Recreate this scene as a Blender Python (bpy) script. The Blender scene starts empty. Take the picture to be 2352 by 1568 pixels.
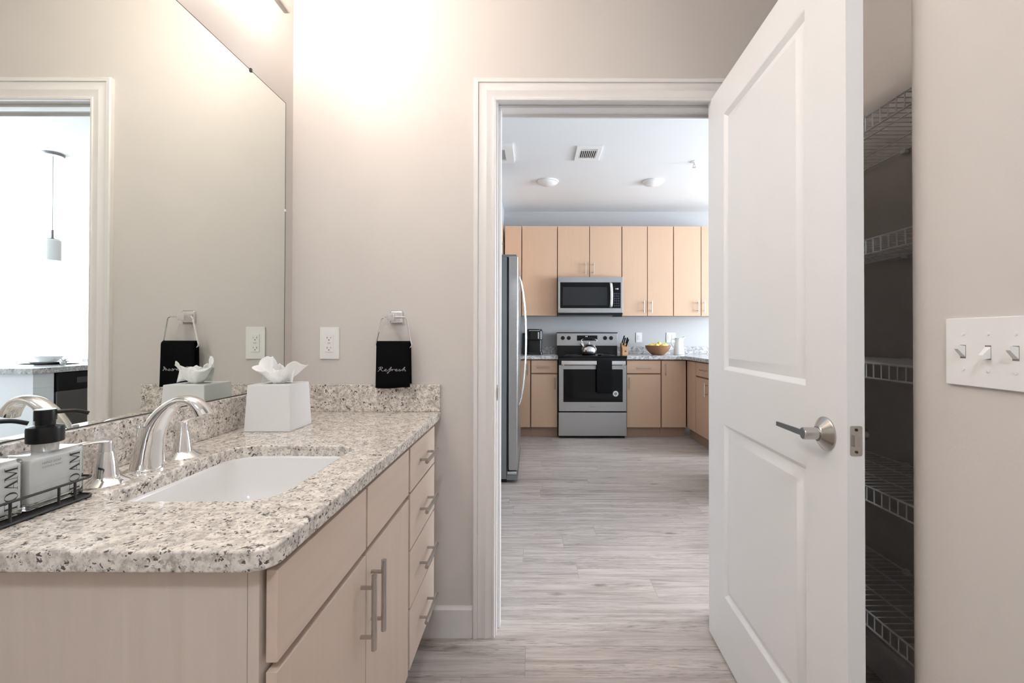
import bpy, bmesh, math, random
from mathutils import Vector, Matrix
PI = math.pi
random.seed(7)
C = bpy.context.scene.collection

# ---------------------------------------------------------------- camera, world, light, exposure
EYE = 1.132
cam = bpy.data.cameras.new('camera'); camo = bpy.data.objects.new('camera', cam); C.objects.link(camo)
cam.sensor_width = 36; cam.lens = 36*1034.03/2352
cam.shift_x = -(1223.39-1176)/2352; cam.shift_y = (763.36-784)/2352
cam.clip_start = 0.02
_th, _ro = 0.008, 0.0019
_f = Vector((0, math.cos(_th), math.sin(_th))); _r = Vector((1, 0, 0)); _u = _r.cross(_f)
_x = _r*math.cos(_ro) + _u*math.sin(_ro); _y = -_r*math.sin(_ro) + _u*math.cos(_ro); _z = -_f
m = Matrix((( _x.x, _y.x, _z.x, 0), (_x.y, _y.y, _z.y, 0), (_x.z, _y.z, _z.z, EYE), (0, 0, 0, 1)))
camo.matrix_world = m
bpy.context.scene.camera = camo
vs = bpy.context.scene.view_settings
vs.view_transform = 'Standard'; vs.look = 'None'; vs.gamma = 1; vs.use_curve_mapping = False
vs.exposure = 0.0
w = bpy.data.worlds.new('daylight'); bpy.context.scene.world = w; w.use_nodes = True
w.node_tree.nodes['Background'].inputs[0].default_value = (0.80, 0.90, 1.0, 1)
w.node_tree.nodes['Background'].inputs[1].default_value = 3.0
CEIL = 2.70

def area(name, loc, rot, sx, sy, power, col):
    l = bpy.data.lights.new(name, 'AREA'); l.shape = 'RECTANGLE'; l.size = sx; l.size_y = sy
    l.energy = power; l.color = col
    o = bpy.data.objects.new(name, l); C.objects.link(o); o.location = loc; o.rotation_euler = rot
    return o
# daylight falling in through the living room windows
DAY = (0.80, 0.90, 1.0)
area('daylight_side', (7.15, 3.0, 1.45), (0, math.radians(90), 0), 2.2, 2.2, 720, DAY)
area('daylight_back', (4.85, 6.0, 1.40), (math.radians(-90), 0, 0), 3.2, 2.2, 150, DAY)
LAMP = (1.0, 0.90, 0.81)
LAMP_STRENGTH = 34.0
FILL_LAMP = 86.0

# ---------------------------------------------------------------- materials
def mat(name, col=(.8,.8,.8), rough=.5, metal=0.0, spec=.5, **k):
    mt = bpy.data.materials.new(name); mt.use_nodes = True
    b = mt.node_tree.nodes['Principled BSDF']
    b.inputs['Base Color'].default_value = (*col, 1)
    b.inputs['Roughness'].default_value = rough
    b.inputs['Metallic'].default_value = metal
    b.inputs['Specular IOR Level'].default_value = spec
    for kk, v in k.items():
        b.inputs[kk.replace('_', ' ')].default_value = v
    return mt
def nt(mt): return mt.node_tree, mt.node_tree.nodes['Principled BSDF']
def node(t, typ, **k):
    n = t.nodes.new(typ)
    for a, v in k.items(): setattr(n, a, v)
    return n
def coords(t, scale=(1,1,1), rot=(0,0,0), loc=(0,0,0)):
    tc = node(t, 'ShaderNodeTexCoord'); mp = node(t, 'ShaderNodeMapping')
    mp.inputs['Scale'].default_value = scale; mp.inputs['Rotation'].default_value = rot; mp.inputs['Location'].default_value = loc
    t.links.new(tc.outputs['Object'], mp.inputs['Vector']); return mp.outputs['Vector']
def noise(t, vec, scale, detail=3, rough=.5, dist=0):
    n = node(t, 'ShaderNodeTexNoise'); n.inputs['Scale'].default_value = scale
    n.inputs['Detail'].default_value = detail; n.inputs['Roughness'].default_value = rough; n.inputs['Distortion'].default_value = dist
    t.links.new(vec, n.inputs['Vector']); return n.outputs['Fac']
def ramp(t, fac, stops):
    r = node(t, 'ShaderNodeValToRGB'); e = r.color_ramp.elements
    while len(e) < len(stops): e.new(.5)
    for i, (p, c) in enumerate(stops):
        e[i].position = p; e[i].color = (*c, 1) if len(c) == 3 else c
    t.links.new(fac, r.inputs['Fac']); return r.outputs['Color']
def mix(t, fac, a, b, typ='MIX'):
    n = node(t, 'ShaderNodeMix', data_type='RGBA', blend_type=typ)
    for s, v in ((0, fac), (6, a), (7, b)):
        if isinstance(v, (int, float)): n.inputs[s].default_value = v
        elif isinstance(v, tuple): n.inputs[s].default_value = (*v, 1)
        else: t.links.new(v, n.inputs[s])
    return n.outputs[2]
def bump(t, b, h, strength=.1, dist=.01):
    n = node(t, 'ShaderNodeBump'); n.inputs['Strength'].default_value = strength; n.inputs['Distance'].default_value = dist
    t.links.new(h, n.inputs['Height']); t.links.new(n.outputs['Normal'], b.inputs['Normal'])

def paint(name, col, rough=.6, tex=.06):
    mt = mat(name, col, rough, spec=.35); t, b = nt(mt)
    v = coords(t); f = noise(t, v, 160, 2)
    bump(t, b, f, tex, .004)
    g = noise(t, v, 1.6, 2)
    t.links.new(mix(t, g, tuple(c*.985 for c in col), tuple(min(1, c*1.01) for c in col)), b.inputs['Base Color'])
    return mt
WALL = paint('greige wall paint', (.655, .612, .578), .55)
KWALL = paint('greige wall paint greyed for daylight', (.53, .53, .53), .6)  # kitchen greige with the grey cast of daylight put into its colour
CEILM = paint('white ceiling paint', (.80, .80, .80), .8)
TRIM = mat('white trim enamel', (.80, .77, .75), .32)
DOORW = mat('white door enamel', (.87, .87, .87), .38)
WHITE = mat('white plastic', (.86, .85, .83), .3)
DARK = mat('dark gap', (.02, .015, .012), .7)
BLACK = mat('black plastic', (.008, .008, .009), .28, spec=.35)
BLACKM = mat('black painted wire', (.015, .014, .014), .42)
BGLASS = mat('black glass', (.004, .004, .005), .05, spec=.22)
CHROME = mat('polished chrome', (.86, .86, .86), .05, 1)
NICKEL = mat('brushed nickel', (.52, .505, .485), .22, 1)
PORC = mat('white porcelain', (.86, .85, .84), .07)
CARD = mat('white box board', (.84, .84, .84), .35)
TISSUE = mat('white tissue paper', (.93, .92, .90), .9, Subsurface_Weight=.15, Subsurface_Radius=(.02,.02,.02))
MIRROR = mat('mirror silver', (.84, .87, .835), .0, 1)
MEDGE = mat('mirror edge', (.22, .25, .22), .15, .3)
INK = mat('black ink', (.02, .02, .025), .6)
INKG = mat('grey ink', (.18, .18, .18), .6)
THREAD = mat('grey embroidery thread', (.42, .42, .42), .8)
WIRE = mat('white coated shelf wire', (.84, .83, .81), .4)
ISL = mat('white island panel', (.80, .82, .84), .45)
LEMON = mat('yellow lemon skin', (.92, .72, .16), .4)
CERAM = mat('glossy white ceramic', (.85, .86, .86), .12)
SILVER = mat('satin steel', (.70, .70, .70), .2, 1)
LENS = mat('frosted lamp lens', (.85, .85, .85), .4)

def cloth(name, col):
    mt = mat(name, col, .95, spec=.1); t, b = nt(mt)
    bump(t, b, noise(t, coords(t), 900, 2), .5, .002); return mt
TOWEL = cloth('black terry cloth', (.004, .004, .0045))
KTOWEL = cloth('black kitchen cloth', (.012, .012, .013))

def steel(name, axis):
    mt = mat(name, (.46, .465, .47), .3, 1); t, b = nt(mt)
    sc = [3, 3, 3]; sc[axis] = 900
    f = noise(t, coords(t, tuple(sc)), 1.0, 3)
    mm = node(t, 'ShaderNodeMapRange'); mm.inputs['To Min'].default_value = .25; mm.inputs['To Max'].default_value = .33
    t.links.new(f, mm.inputs['Value']); t.links.new(mm.outputs[0], b.inputs['Roughness'])
    return mt
STEEL = steel('brushed stainless steel', 2)

def maple(name, a, bcol, axis=2):
    mt = mat(name, a, .38, spec=.4); t, b = nt(mt)
    sc = [14, 14, 14]; sc[axis] = .9
    f = noise(t, coords(t, tuple(sc)), 3.0, 5, .6, .6)
    sc2 = [2.2, 2.2, 2.2]; sc2[axis] = .5
    g = noise(t, coords(t, tuple(sc2)), 1.6, 3, .5, .8)
    c = mix(t, ramp(t, f, [(.25, (0,0,0)), (.75, (1,1,1))]), a, bcol)
    c2 = mix(t, ramp(t, g, [(.35, (0,0,0)), (.7, (1,1,1))]), c, tuple(x*.93 for x in a))
    t.links.new(c2, b.inputs['Base Color'])
    return mt
MAPLE = maple('pale maple veneer', (.72, .58, .48), (.65, .51, .41))
MAPLEH = maple('pale maple veneer sideways grain', (.72, .58, .48), (.65, .51, .41), 1)
MAPLES = maple('greyed maple side panel', (.71, .61, .53), (.64, .54, .46))
KMAPLE = maple('warm maple veneer', (.67, .455, .315), (.62, .41, .28))
KMAPLEH = maple('warm maple veneer sideways grain', (.67, .455, .315), (.62, .41, .28), 0)
BWOOD = maple('brown turned wood', (.30, .15, .07), (.22, .10, .05), 0)
BLOCK = maple('light knife block wood', (.60, .36, .20), (.52, .30, .16))

def granite(name, base, warm, grey, dark, scale=1.0, amt=1.0):
    mt = mat(name, base, .16, spec=.5); t, b = nt(mt)
    v = coords(t, (scale, scale, scale))
    cl = noise(t, v, 62, 6, .66, .25)
    col = ramp(t, cl, [(.30, tuple(x*.50 for x in base)), (.43, tuple(x*.78 for x in base)), (.51, base), (.62, warm)])
    g1 = noise(t, coords(t, (scale,)*3, loc=(3.1, 1.7, .4)), 150, 4, .6, .3)
    col = mix(t, ramp(t, g1, [(.535, (0,0,0)), (.60, (.8*amt,)*3)]), col, grey)
    g2 = noise(t, coords(t, (scale,)*3, loc=(7.3, 4.2, 2.2)), 185, 2, .5, .2)
    g3 = noise(t, coords(t, (scale,)*3, loc=(1.3, 9.2, 5.2)), 45, 2, .5, 0)
    ma = node(t, 'ShaderNodeMath', operation='MULTIPLY'); t.links.new(g2, ma.inputs[0]); t.links.new(g3, ma.inputs[1])
    col = mix(t, ramp(t, ma.outputs[0], [(.348, (0,0,0)), (.372, (.95*amt,)*3)]), col, dark)
    vo = node(t, 'ShaderNodeTexVoronoi'); vo.inputs['Scale'].default_value = 118; vo.inputs['Randomness'].default_value = 1
    wn = node(t, 'ShaderNodeTexNoise'); wn.inputs['Scale'].default_value = 170; wn.inputs['Detail'].default_value = 2; t.links.new(v, wn.inputs['Vector'])
    wa = node(t, 'ShaderNodeVectorMath', operation='MULTIPLY_ADD'); t.links.new(wn.outputs['Color'], wa.inputs[0]); wa.inputs[1].default_value = (.011, .011, .011); t.links.new(v, wa.inputs[2])
    t.links.new(wa.outputs[0], vo.inputs['Vector'])
    sx = node(t, 'ShaderNodeSeparateColor'); t.links.new(vo.outputs['Color'], sx.inputs[0])
    pick = node(t, 'ShaderNodeMath', operation='GREATER_THAN'); t.links.new(sx.outputs[0], pick.inputs[0]); pick.inputs[1].default_value = .62
    dsk = node(t, 'ShaderNodeMath', operation='MULTIPLY'); t.links.new(ramp(t, vo.outputs['Distance'], [(.20, (.9*amt,)*3), (.30, (0,0,0))]), dsk.inputs[0]); t.links.new(pick.outputs[0], dsk.inputs[1])
    col = mix(t, dsk.outputs[0], col, dark)
    t.links.new(col, b.inputs['Base Color'])
    return mt
GRAN = granite('cream speckled granite', (.75, .685, .615), (.88, .82, .745), (.37, .32, .29), (.075, .058, .056))
KGRAN = granite('grey speckled granite', (.58, .57, .565), (.76, .75, .75), (.33, .32, .32), (.12, .12, .13), .55, .75)

def planks():
    mt = mat('grey oak plank floor', (.4,.35,.3), .36, spec=.5); t, b = nt(mt)
    v = coords(t); PW, PL = .152, 1.22
    def M(op, a, c=None, d=None):
        n = node(t, 'ShaderNodeMath', operation=op)
        for i, q in enumerate((a, c, d)):
            if q is None: continue
            if isinstance(q, (int, float)): n.inputs[i].default_value = q
            else: t.links.new(q, n.inputs[i])
        return n.outputs[0]
    sep = node(t, 'ShaderNodeSeparateXYZ'); t.links.new(v, sep.inputs[0]); X, Y = sep.outputs['X'], sep.outputs['Y']
    ry = M('DIVIDE', M('ADD', Y, 10.05), PW); row = M('FLOOR', ry); fy = M('FRACT', ry)
    w1 = node(t, 'ShaderNodeTexWhiteNoise', noise_dimensions='1D'); t.links.new(row, w1.inputs['W'])
    rx = M('ADD', M('DIVIDE', M('ADD', X, 20), PL), w1.outputs['Value']); colm = M('FLOOR', rx); fx = M('FRACT', rx)
    cid = node(t, 'ShaderNodeCombineXYZ'); t.links.new(row, cid.inputs[0]); t.links.new(colm, cid.inputs[1])
    w2 = node(t, 'ShaderNodeTexWhiteNoise', noise_dimensions='2D'); t.links.new(cid.outputs[0], w2.inputs['Vector'])
    rid = w2.outputs['Value']
    ey = M('MULTIPLY', M('MINIMUM', fy, M('SUBTRACT', 1, fy)), PW); ex = M('MULTIPLY', M('MINIMUM', fx, M('SUBTRACT', 1, fx)), PL)
    seam = M('LESS_THAN', M('MINIMUM', ex, ey), .0009)
    cm = node(t, 'ShaderNodeCombineXYZ')
    t.links.new(M('MULTIPLY_ADD', X, 1.1, M('MULTIPLY', rid, 37)), cm.inputs[0]); t.links.new(M('MULTIPLY', Y, 17), cm.inputs[1]); t.links.new(M('MULTIPLY', rid, 9), cm.inputs[2])
    g = noise(t, cm.outputs[0], 2.0, 8, .70, .8)
    col = ramp(t, g, [(.26, (.255, .215, .192)), (.41, (.42, .365, .335)), (.54, (.55, .490, .452)), (.70, (.66, .600, .560))])
    cf = node(t, 'ShaderNodeCombineXYZ')
    t.links.new(M('MULTIPLY_ADD', X, 7.0, M('MULTIPLY', rid, 51)), cf.inputs[0]); t.links.new(M('MULTIPLY', Y, 120), cf.inputs[1]); t.links.new(rid, cf.inputs[2])
    g2 = noise(t, cf.outputs[0], 2.2, 4, .6, .4)
    patch = noise(t, cm.outputs[0], .9, 3, .5, .3)
    st = M('MULTIPLY', ramp(t, g2, [(.53, (0,0,0)), (.64, (1,1,1))]), ramp(t, patch, [(.42, (.12,.12,.12)), (.60, (.85,.85,.85))]))
    col = mix(t, st, col, (.21, .175, .155))
    k = node(t, 'ShaderNodeTexVoronoi'); k.inputs['Scale'].default_value = 1.0
    km = node(t, 'ShaderNodeMapping'); km.inputs['Scale'].default_value = (2.6, 7.5, 1); t.links.new(v, km.inputs['Vector'])
    kn = node(t, 'ShaderNodeTexNoise'); kn.inputs['Scale'].default_value = 30; t.links.new(v, kn.inputs['Vector'])
    ka = node(t, 'ShaderNodeVectorMath', operation='MULTIPLY_ADD'); t.links.new(kn.outputs['Color'], ka.inputs[0]); ka.inputs[1].default_value = (.12, .12, .0); t.links.new(km.outputs[0], ka.inputs[2])
    t.links.new(ka.outputs[0], k.inputs['Vector'])
    col = mix(t, ramp(t, k.outputs['Distance'], [(.04, (.75,.75,.75)), (.13, (0,0,0))]), col, (.19, .145, .12))
    col = mix(t, 1.0, col, mix(t, rid, (.90, .90, .90), (1.07, 1.06, 1.05)), 'MULTIPLY')
    col = mix(t, M('MULTIPLY', seam, .55), col, (.20, .17, .15))
    t.links.new(col, b.inputs['Base Color'])
    bump(t, b, g, .10, .003)
    return mt
FLOOR = planks()

def glassy(name, tint=(1,1,1), mixv=.12):
    mt = bpy.data.materials.new(name); mt.use_nodes = True; t = mt.node_tree; t.nodes.clear()
    o = node(t, 'ShaderNodeOutputMaterial'); a = node(t, 'ShaderNodeBsdfTransparent'); g = node(t, 'ShaderNodeBsdfGlossy')
    a.inputs[0].default_value = (*tint, 1); g.inputs['Roughness'].default_value = .02
    mx = node(t, 'ShaderNodeMixShader'); mx.inputs[0].default_value = .04; t.links.new(a.outputs[0], mx.inputs[1]); t.links.new(g.outputs[0], mx.inputs[2])
    t.links.new(mx.outputs[0], o.inputs[0]); return mt
PANE = glassy('window glass')
BOTTLE = mat('clear bottle glass', (.96, .98, .97), .02, Transmission_Weight=1.0, IOR=1.45)
SOAP = mat('white liquid soap', (.97, .96, .94), .3)
CLEARP = mat('clear neck plastic', (.80, .80, .79), .15, Transmission_Weight=.5)
def emis(name, col, s):
    mt = mat(name, (.9,.9,.9), .4); b = mt.node_tree.nodes['Principled BSDF']
    b.inputs['Emission Color'].default_value = (*col, 1); b.inputs['Emission Strength'].default_value = s; return mt
SHADE = emis('glowing opal glass', LAMP, LAMP_STRENGTH)
FILL_GLOW = emis('added fill glow', (.86, .93, 1.0), FILL_LAMP)
OPAL = mat('white opal glass', (.90, .91, .92), .25)

# ---------------------------------------------------------------- mesh helpers
def frame_boxes(b, x0, x1, y0, y1, wx0, wx1, wy0, wy1, z0, z1):
    """flat rectangular frame as one ring, rail widths wx0 wx1 wy0 wy1"""
    o = [(x0, y0), (x1, y0), (x1, y1), (x0, y1)]; i = [(x0+wx0, y0+wy0), (x1-wx1, y0+wy0), (x1-wx1, y1-wy1), (x0+wx0, y1-wy1)]
    V = [(*p, z) for z in (z0, z1) for p in o+i]; F = []
    for k in range(4):
        j = (k+1) % 4
        F += [(k, j, 4+j, 4+k), (8+k, 12+k, 12+j, 8+j), (k, 8+k, 8+j, j), (4+k, 4+j, 12+j, 12+k)]
    b.raw(V, F); bmesh.ops.recalc_face_normals(b.bm, faces=b.bm.faces); return b
class MB:
    def __init__(s): s.bm = bmesh.new()
    def add(s, t):
        me = bpy.data.meshes.new('t'); t.to_mesh(me); t.free(); s.bm.from_mesh(me); bpy.data.meshes.remove(me); return s
    def box(s, x0, x1, y0, y1, z0, z1, bev=0, seg=2, edges=None):
        t = bmesh.new(); bmesh.ops.create_cube(t, size=1)
        for v in t.verts:
            v.co = Vector(((x0+x1)/2 + v.co.x*(x1-x0), (y0+y1)/2 + v.co.y*(y1-y0), (z0+z1)/2 + v.co.z*(z1-z0)))
        if bev: bmesh.ops.bevel(t, geom=list(t.edges), offset=bev, segments=seg, profile=.5, affect='EDGES')
        return s.add(t)
    def prism(s, pts, axis, a, b, bev=0, seg=2):
        """closed outline pts in the two other axes, drawn out along axis from a to b"""
        t = bmesh.new(); n = len(pts)
        def P(p, h):
            q = list(p); q.insert(axis, h); return t.verts.new(q)
        A = [P(p, a) for p in pts]; B = [P(p, b) for p in pts]
        t.faces.new(A); t.faces.new(B[::-1])
        for i in range(n): t.faces.new((A[i], B[i], B[(i+1) % n], A[(i+1) % n]))
        bmesh.ops.recalc_face_normals(t, faces=t.faces)
        if bev:
            es = [e for e in t.edges if abs(e.verts[0].co[axis]-e.verts[1].co[axis]) < 1e-6]
            bmesh.ops.bevel(t, geom=es, offset=bev, segments=seg, profile=.5, affect='EDGES')
        return s.add(t)
    def tube(s, pts, r, seg=10, closed=False, cap=True, rs=None):
        pts = [Vector(p) for p in pts]; n = len(pts); t = bmesh.new(); rings = []
        up = None
        for i, p in enumerate(pts):
            if closed: d = pts[(i+1) % n]-pts[i-1]
            else: d = pts[min(i+1, n-1)]-pts[max(i-1, 0)]
            d.normalize()
            if up is None: up = Vector((0,0,1)) if abs(d.z) < .9 else Vector((1,0,0))
            a = d.cross(up).normalized(); up = a.cross(d).normalized()
            ri = rs[i] if rs else r
            rx, ry = ri if isinstance(ri, tuple) else (ri, ri)
            rings.append([t.verts.new(p + a*math.cos(2*PI*k/seg)*rx + up*math.sin(2*PI*k/seg)*ry) for k in range(seg)])
        for i in range(n if closed else n-1):
            A, B = rings[i], rings[(i+1) % n]
            for k in range(seg): t.faces.new((A[k], A[(k+1) % seg], B[(k+1) % seg], B[k]))
        if cap and not closed: t.faces.new(rings[0][::-1]); t.faces.new(rings[-1])
        bmesh.ops.recalc_face_normals(t, faces=t.faces)
        return s.add(t)
    def rod(s, a, b, r, seg=12): return s.tube([a, b], r, seg)
    def lathe(s, c, prof, seg=32, axis=2, squash=(1,1)):
        t = bmesh.new(); rings = []
        for r, h in prof:
            ring = []
            for k in range(seg):
                u, v = math.cos(2*PI*k/seg)*max(r,1e-5)*squash[0], math.sin(2*PI*k/seg)*max(r,1e-5)*squash[1]
                q = [u, v]; q.insert(axis, h); ring.append(t.verts.new(Vector(c)+Vector(q)))
            rings.append(ring)
        for A, B in zip(rings, rings[1:]):
            for k in range(seg): t.faces.new((A[k], A[(k+1) % seg], B[(k+1) % seg], B[k]))
        if prof[0][0] > 1e-4 and prof[0] != prof[-1]: t.faces.new(rings[0][::-1])
        if prof[-1][0] > 1e-4 and prof[0] != prof[-1]: t.faces.new(rings[-1])
        bmesh.ops.remove_doubles(t, verts=t.verts, dist=1e-6)
        bmesh.ops.recalc_face_normals(t, faces=t.faces)
        return s.add(t)
    def ball(s, c, rx, ry, rz, sub=3, rot=None):
        t = bmesh.new(); bmesh.ops.create_icosphere(t, subdivisions=sub, radius=1)
        for v in t.verts:
            q = Vector((v.co.x*rx, v.co.y*ry, v.co.z*rz))
            if rot: q = rot @ q
            v.co = Vector(c)+q
        return s.add(t)
    def raw(s, verts, faces):
        t = bmesh.new(); V = [t.verts.new(v) for v in verts]
        for f in faces: t.faces.new([V[i] for i in f])
        return s.add(t)
    def build(s, name, mt, parent=None, smooth=35):
        me = bpy.data.meshes.new(name); bmesh.ops.recalc_face_normals(s.bm, faces=s.bm.faces) if False else None
        s.bm.to_mesh(me); s.bm.free()
        for p in me.polygons: p.use_smooth = True
        me.set_sharp_from_angle(angle=math.radians(smooth))
        if isinstance(mt, (list, tuple)):
            for q in mt: me.materials.append(q)
        else: me.materials.append(mt)
        o = bpy.data.objects.new(name, me); C.objects.link(o)
        wn = o.modifiers.new('weighted', 'WEIGHTED_NORMAL'); wn.keep_sharp = True; wn.weight = 50
        if parent is not None:
            o.parent = parent
            if parent.type == 'EMPTY': o.matrix_parent_inverse = (Matrix.Translation(parent.location) @ parent.rotation_euler.to_matrix().to_4x4()).inverted()
        return o
def tag(o, label, cat, group=None, kind=None):
    o['label'] = label; o['category'] = cat
    if group: o['group'] = group
    if kind: o['kind'] = kind
    return o
def thing(name, label, cat, loc, group=None, rz=0):
    o = bpy.data.objects.new(name, None); C.objects.link(o); o.location = loc; o.rotation_euler = (0, 0, rz)
    o.empty_display_size = .05
    return tag(o, label, cat, group)
def struct(mb, name, mt, label, cat, parent=None):
    o = mb.build(name, mt, parent)
    if parent is None: tag(o, label, cat, None, 'structure')
    return o
def copy_tree(o, dx, label, group=None, rz=0):
    r = o.copy(); C.objects.link(r); r.location = o.location + Vector(dx); r['label'] = label
    if group: r['group'] = group
    for ch in list(o.children):
        c = ch.copy(); C.objects.link(c); c.parent = r
        for g in ch.children:
            d = g.copy(); C.objects.link(d); d.parent = c
    return r
def smooth_path(pts, n=8):
    pts = [Vector(p) for p in pts]; out = []
    for i in range(len(pts)-1):
        p0, p1, p2, p3 = pts[max(i-1,0)], pts[i], pts[i+1], pts[min(i+2, len(pts)-1)]
        for k in range(n):
            t = k/n
            out.append(.5*((2*p1)+(-p0+p2)*t+(2*p0-5*p1+4*p2-p3)*t*t+(-p0+3*p1-3*p2+p3)*t**3))
    out.append(pts[-1]); return out
def round_rect(x0, x1, y0, y1, r, n=6):
    P = []
    for cx, cy, a in ((x1-r, y1-r, 0), (x0+r, y1-r, 90), (x0+r, y0+r, 180), (x1-r, y0+r, 270)):
        for k in range(n+1):
            q = math.radians(a+90*k/n); P.append((cx+r*math.cos(q), cy+r*math.sin(q)))
    return P

# ================================================================ SETTING
XL, YW, XR = -.915, 1.7097, .7454      # mirror wall, end wall, right wall of the bathroom
WT = .12                                # wall thickness
# floor and ceilings
struct(MB().box(-1.3, 7.3, -1.75, 6.3, -.06, 0), 'floor', FLOOR, 'grey wood plank floor running through bathroom and kitchen', 'floor')
struct(MB().box(XL-.12, 1.30, -1.7, YW+.02, CEIL, CEIL+.08), 'ceiling_bathroom', CEILM, 'white ceiling over the bathroom', 'ceiling')
struct(MB().box(-1.1, 7.3, YW+.02, 6.2, CEIL, CEIL+.08), 'ceiling', CEILM, 'pale ceiling over the kitchen with vents and disc lights', 'ceiling')
# bathroom walls
struct(MB().box(XL-.12, XL, -1.7, YW, 0, CEIL), 'wall_left', WALL, 'beige bathroom wall behind the large mirror', 'wall')
struct(MB().box(XL-.12, 1.30, -1.8, -1.7, 0, CEIL), 'wall_back', WALL, 'beige bathroom wall facing the doorway', 'wall')
JL, JR, JZ = -.135, .718, 2.036        # door frame faces
b = MB()
b.box(-1.1, JL-.018, YW, YW+WT, 0, CEIL); b.box(JR+.018, 1.30, YW, YW+WT, 0, CEIL)
b.box(JL-.018, JR+.018, YW, YW+WT, JZ+.018, CEIL)
struct(b, 'wall_end', WALL, 'beige bathroom wall pierced by the doorway to the kitchen', 'wall')
struct(MB().box(1.30, 7.3, YW, YW+WT, 0, CEIL), 'wall_kitchen_front', KWALL, 'pale living area wall beside the bathroom', 'wall')
# right wall: rounded end at the closet opening
RB = .10; YC = .846+RB
o_pts = [(XR, -1.7), (XR, YC-RB)]
for k in range(1, 13):
    a = PI - k*(PI/2)/12
    o_pts.append((XR+RB+RB*math.cos(a), YC-RB+RB*math.sin(a)))
o_pts += [(XR+.115, YC), (XR+.115, -1.7)]
b = MB().prism(o_pts, 2, 0, CEIL)
struct(b, 'wall_right', WALL, 'beige wall with the triple light switch, rounded at the closet', 'wall')
CB = 1.167
b = MB(); b.box(CB, CB+.1, .45, YW, 0, CEIL)
struct(b, 'wall_closet', WALL, 'closet wall carrying the wire shelves', 'wall')
struct(MB().box(XR+.11, CB, .35, .45, 0, CEIL), 'wall_closet_side', WALL, 'closet side wall nearest the switch', 'wall')
# baseboards
def baseboard(name, axis, face, sgn, a, c, label):
    prof = [(0, 0), (.014, 0), (.014, .022), (.011, .030), (.011, .088), (.013, .092), (.013, .104), (.008, .108), (.005, .115), (0, .115)]
    pts = [(face+sgn*d, h) for d, h in prof]
    struct(MB().prism(pts, axis, a, c), name, TRIM, label, 'baseboard')
baseboard('baseboard_end', 0, YW, -1, -.895, -.2245, 'white baseboard between vanity and door casing')
baseboard('baseboard_closet', 1, CB, -1, .45, YW, 'white baseboard along the closet wall under the shelves')
baseboard('baseboard_right', 1, XR, -1, -1.7, YC-RB, 'white baseboard under the light switch')
# door frame: jamb with stop, casings
b = MB()
b.box(JL-.018, JL, YW-.001, YW+WT+.001, 0, JZ+.018); b.box(JR, JR+.018, YW-.001, YW+WT+.001, 0, JZ+.018)
b.box(JL, JR, YW-.001, YW+WT+.001, JZ, JZ+.018)
b.box(JL, JL+.011, YW+.045, YW+.082, 0, JZ-.011, .002); b.box(JR-.011, JR, YW+.045, YW+.082, 0, JZ-.011, .002)
b.box(JL, JR, YW+.045, YW+.082, JZ-.011, JZ, .002)
fr = struct(b, 'trim_jamb', TRIM, 'white jamb lining the kitchen doorway', 'door frame')
s = MB().box(JL-.001, JL+.0012, YW+.004, YW+.034, .885, .945, .0008)
s.box(JL+.0012, JL+.0022, YW-.004, YW+.008, .895, .935, .0006)
s.build('strike_plate', NICKEL, fr)
CAS = [(0, 0), (0, .009), (.002, .012), (.009, .013), (.012, .011), (.020, .0115), (.028, .014), (.036, .0155), (.048, .0125), (.057, .013), (.0635, .0145), (.066, .0125), (.0675, .018), (.080, .019), (.0833, .015), (.0833, 0)]
def casing(name, ywall, sgn, label, rs=1.0, ri=None):
    xi, zi = JL-.005, JZ-.0115+.0; xr = JR+.005 if ri is None else ri
    V = []; F = []
    rows = []
    for w_, d in CAS:
        y = ywall+sgn*d
        rows.append([(xi-w_, y, 0), (xi-w_, y, zi+w_), (xr+w_*rs, y, zi+w_), (xr+w_*rs, y, 0)])
    n = len(rows)
    for r in rows: V += r
    for i in range(n):
        j = (i+1) % n
        for k in range(3): F.append((i*4+k, i*4+k+1, j*4+k+1, j*4+k))
    b = MB().raw(V, F); bmesh.ops.recalc_face_normals(b.bm, faces=b.bm.faces)
    o = b.build(name, TRIM, None, 18); return tag(o, label, 'door casing', None, 'structure')
casing('trim_casing', YW, -1, 'white moulded casing framing the kitchen doorway', rs=1.0)
casing('trim_casing_kitchen', YW+WT, 1, 'white casing on the kitchen side of the doorway')

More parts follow.
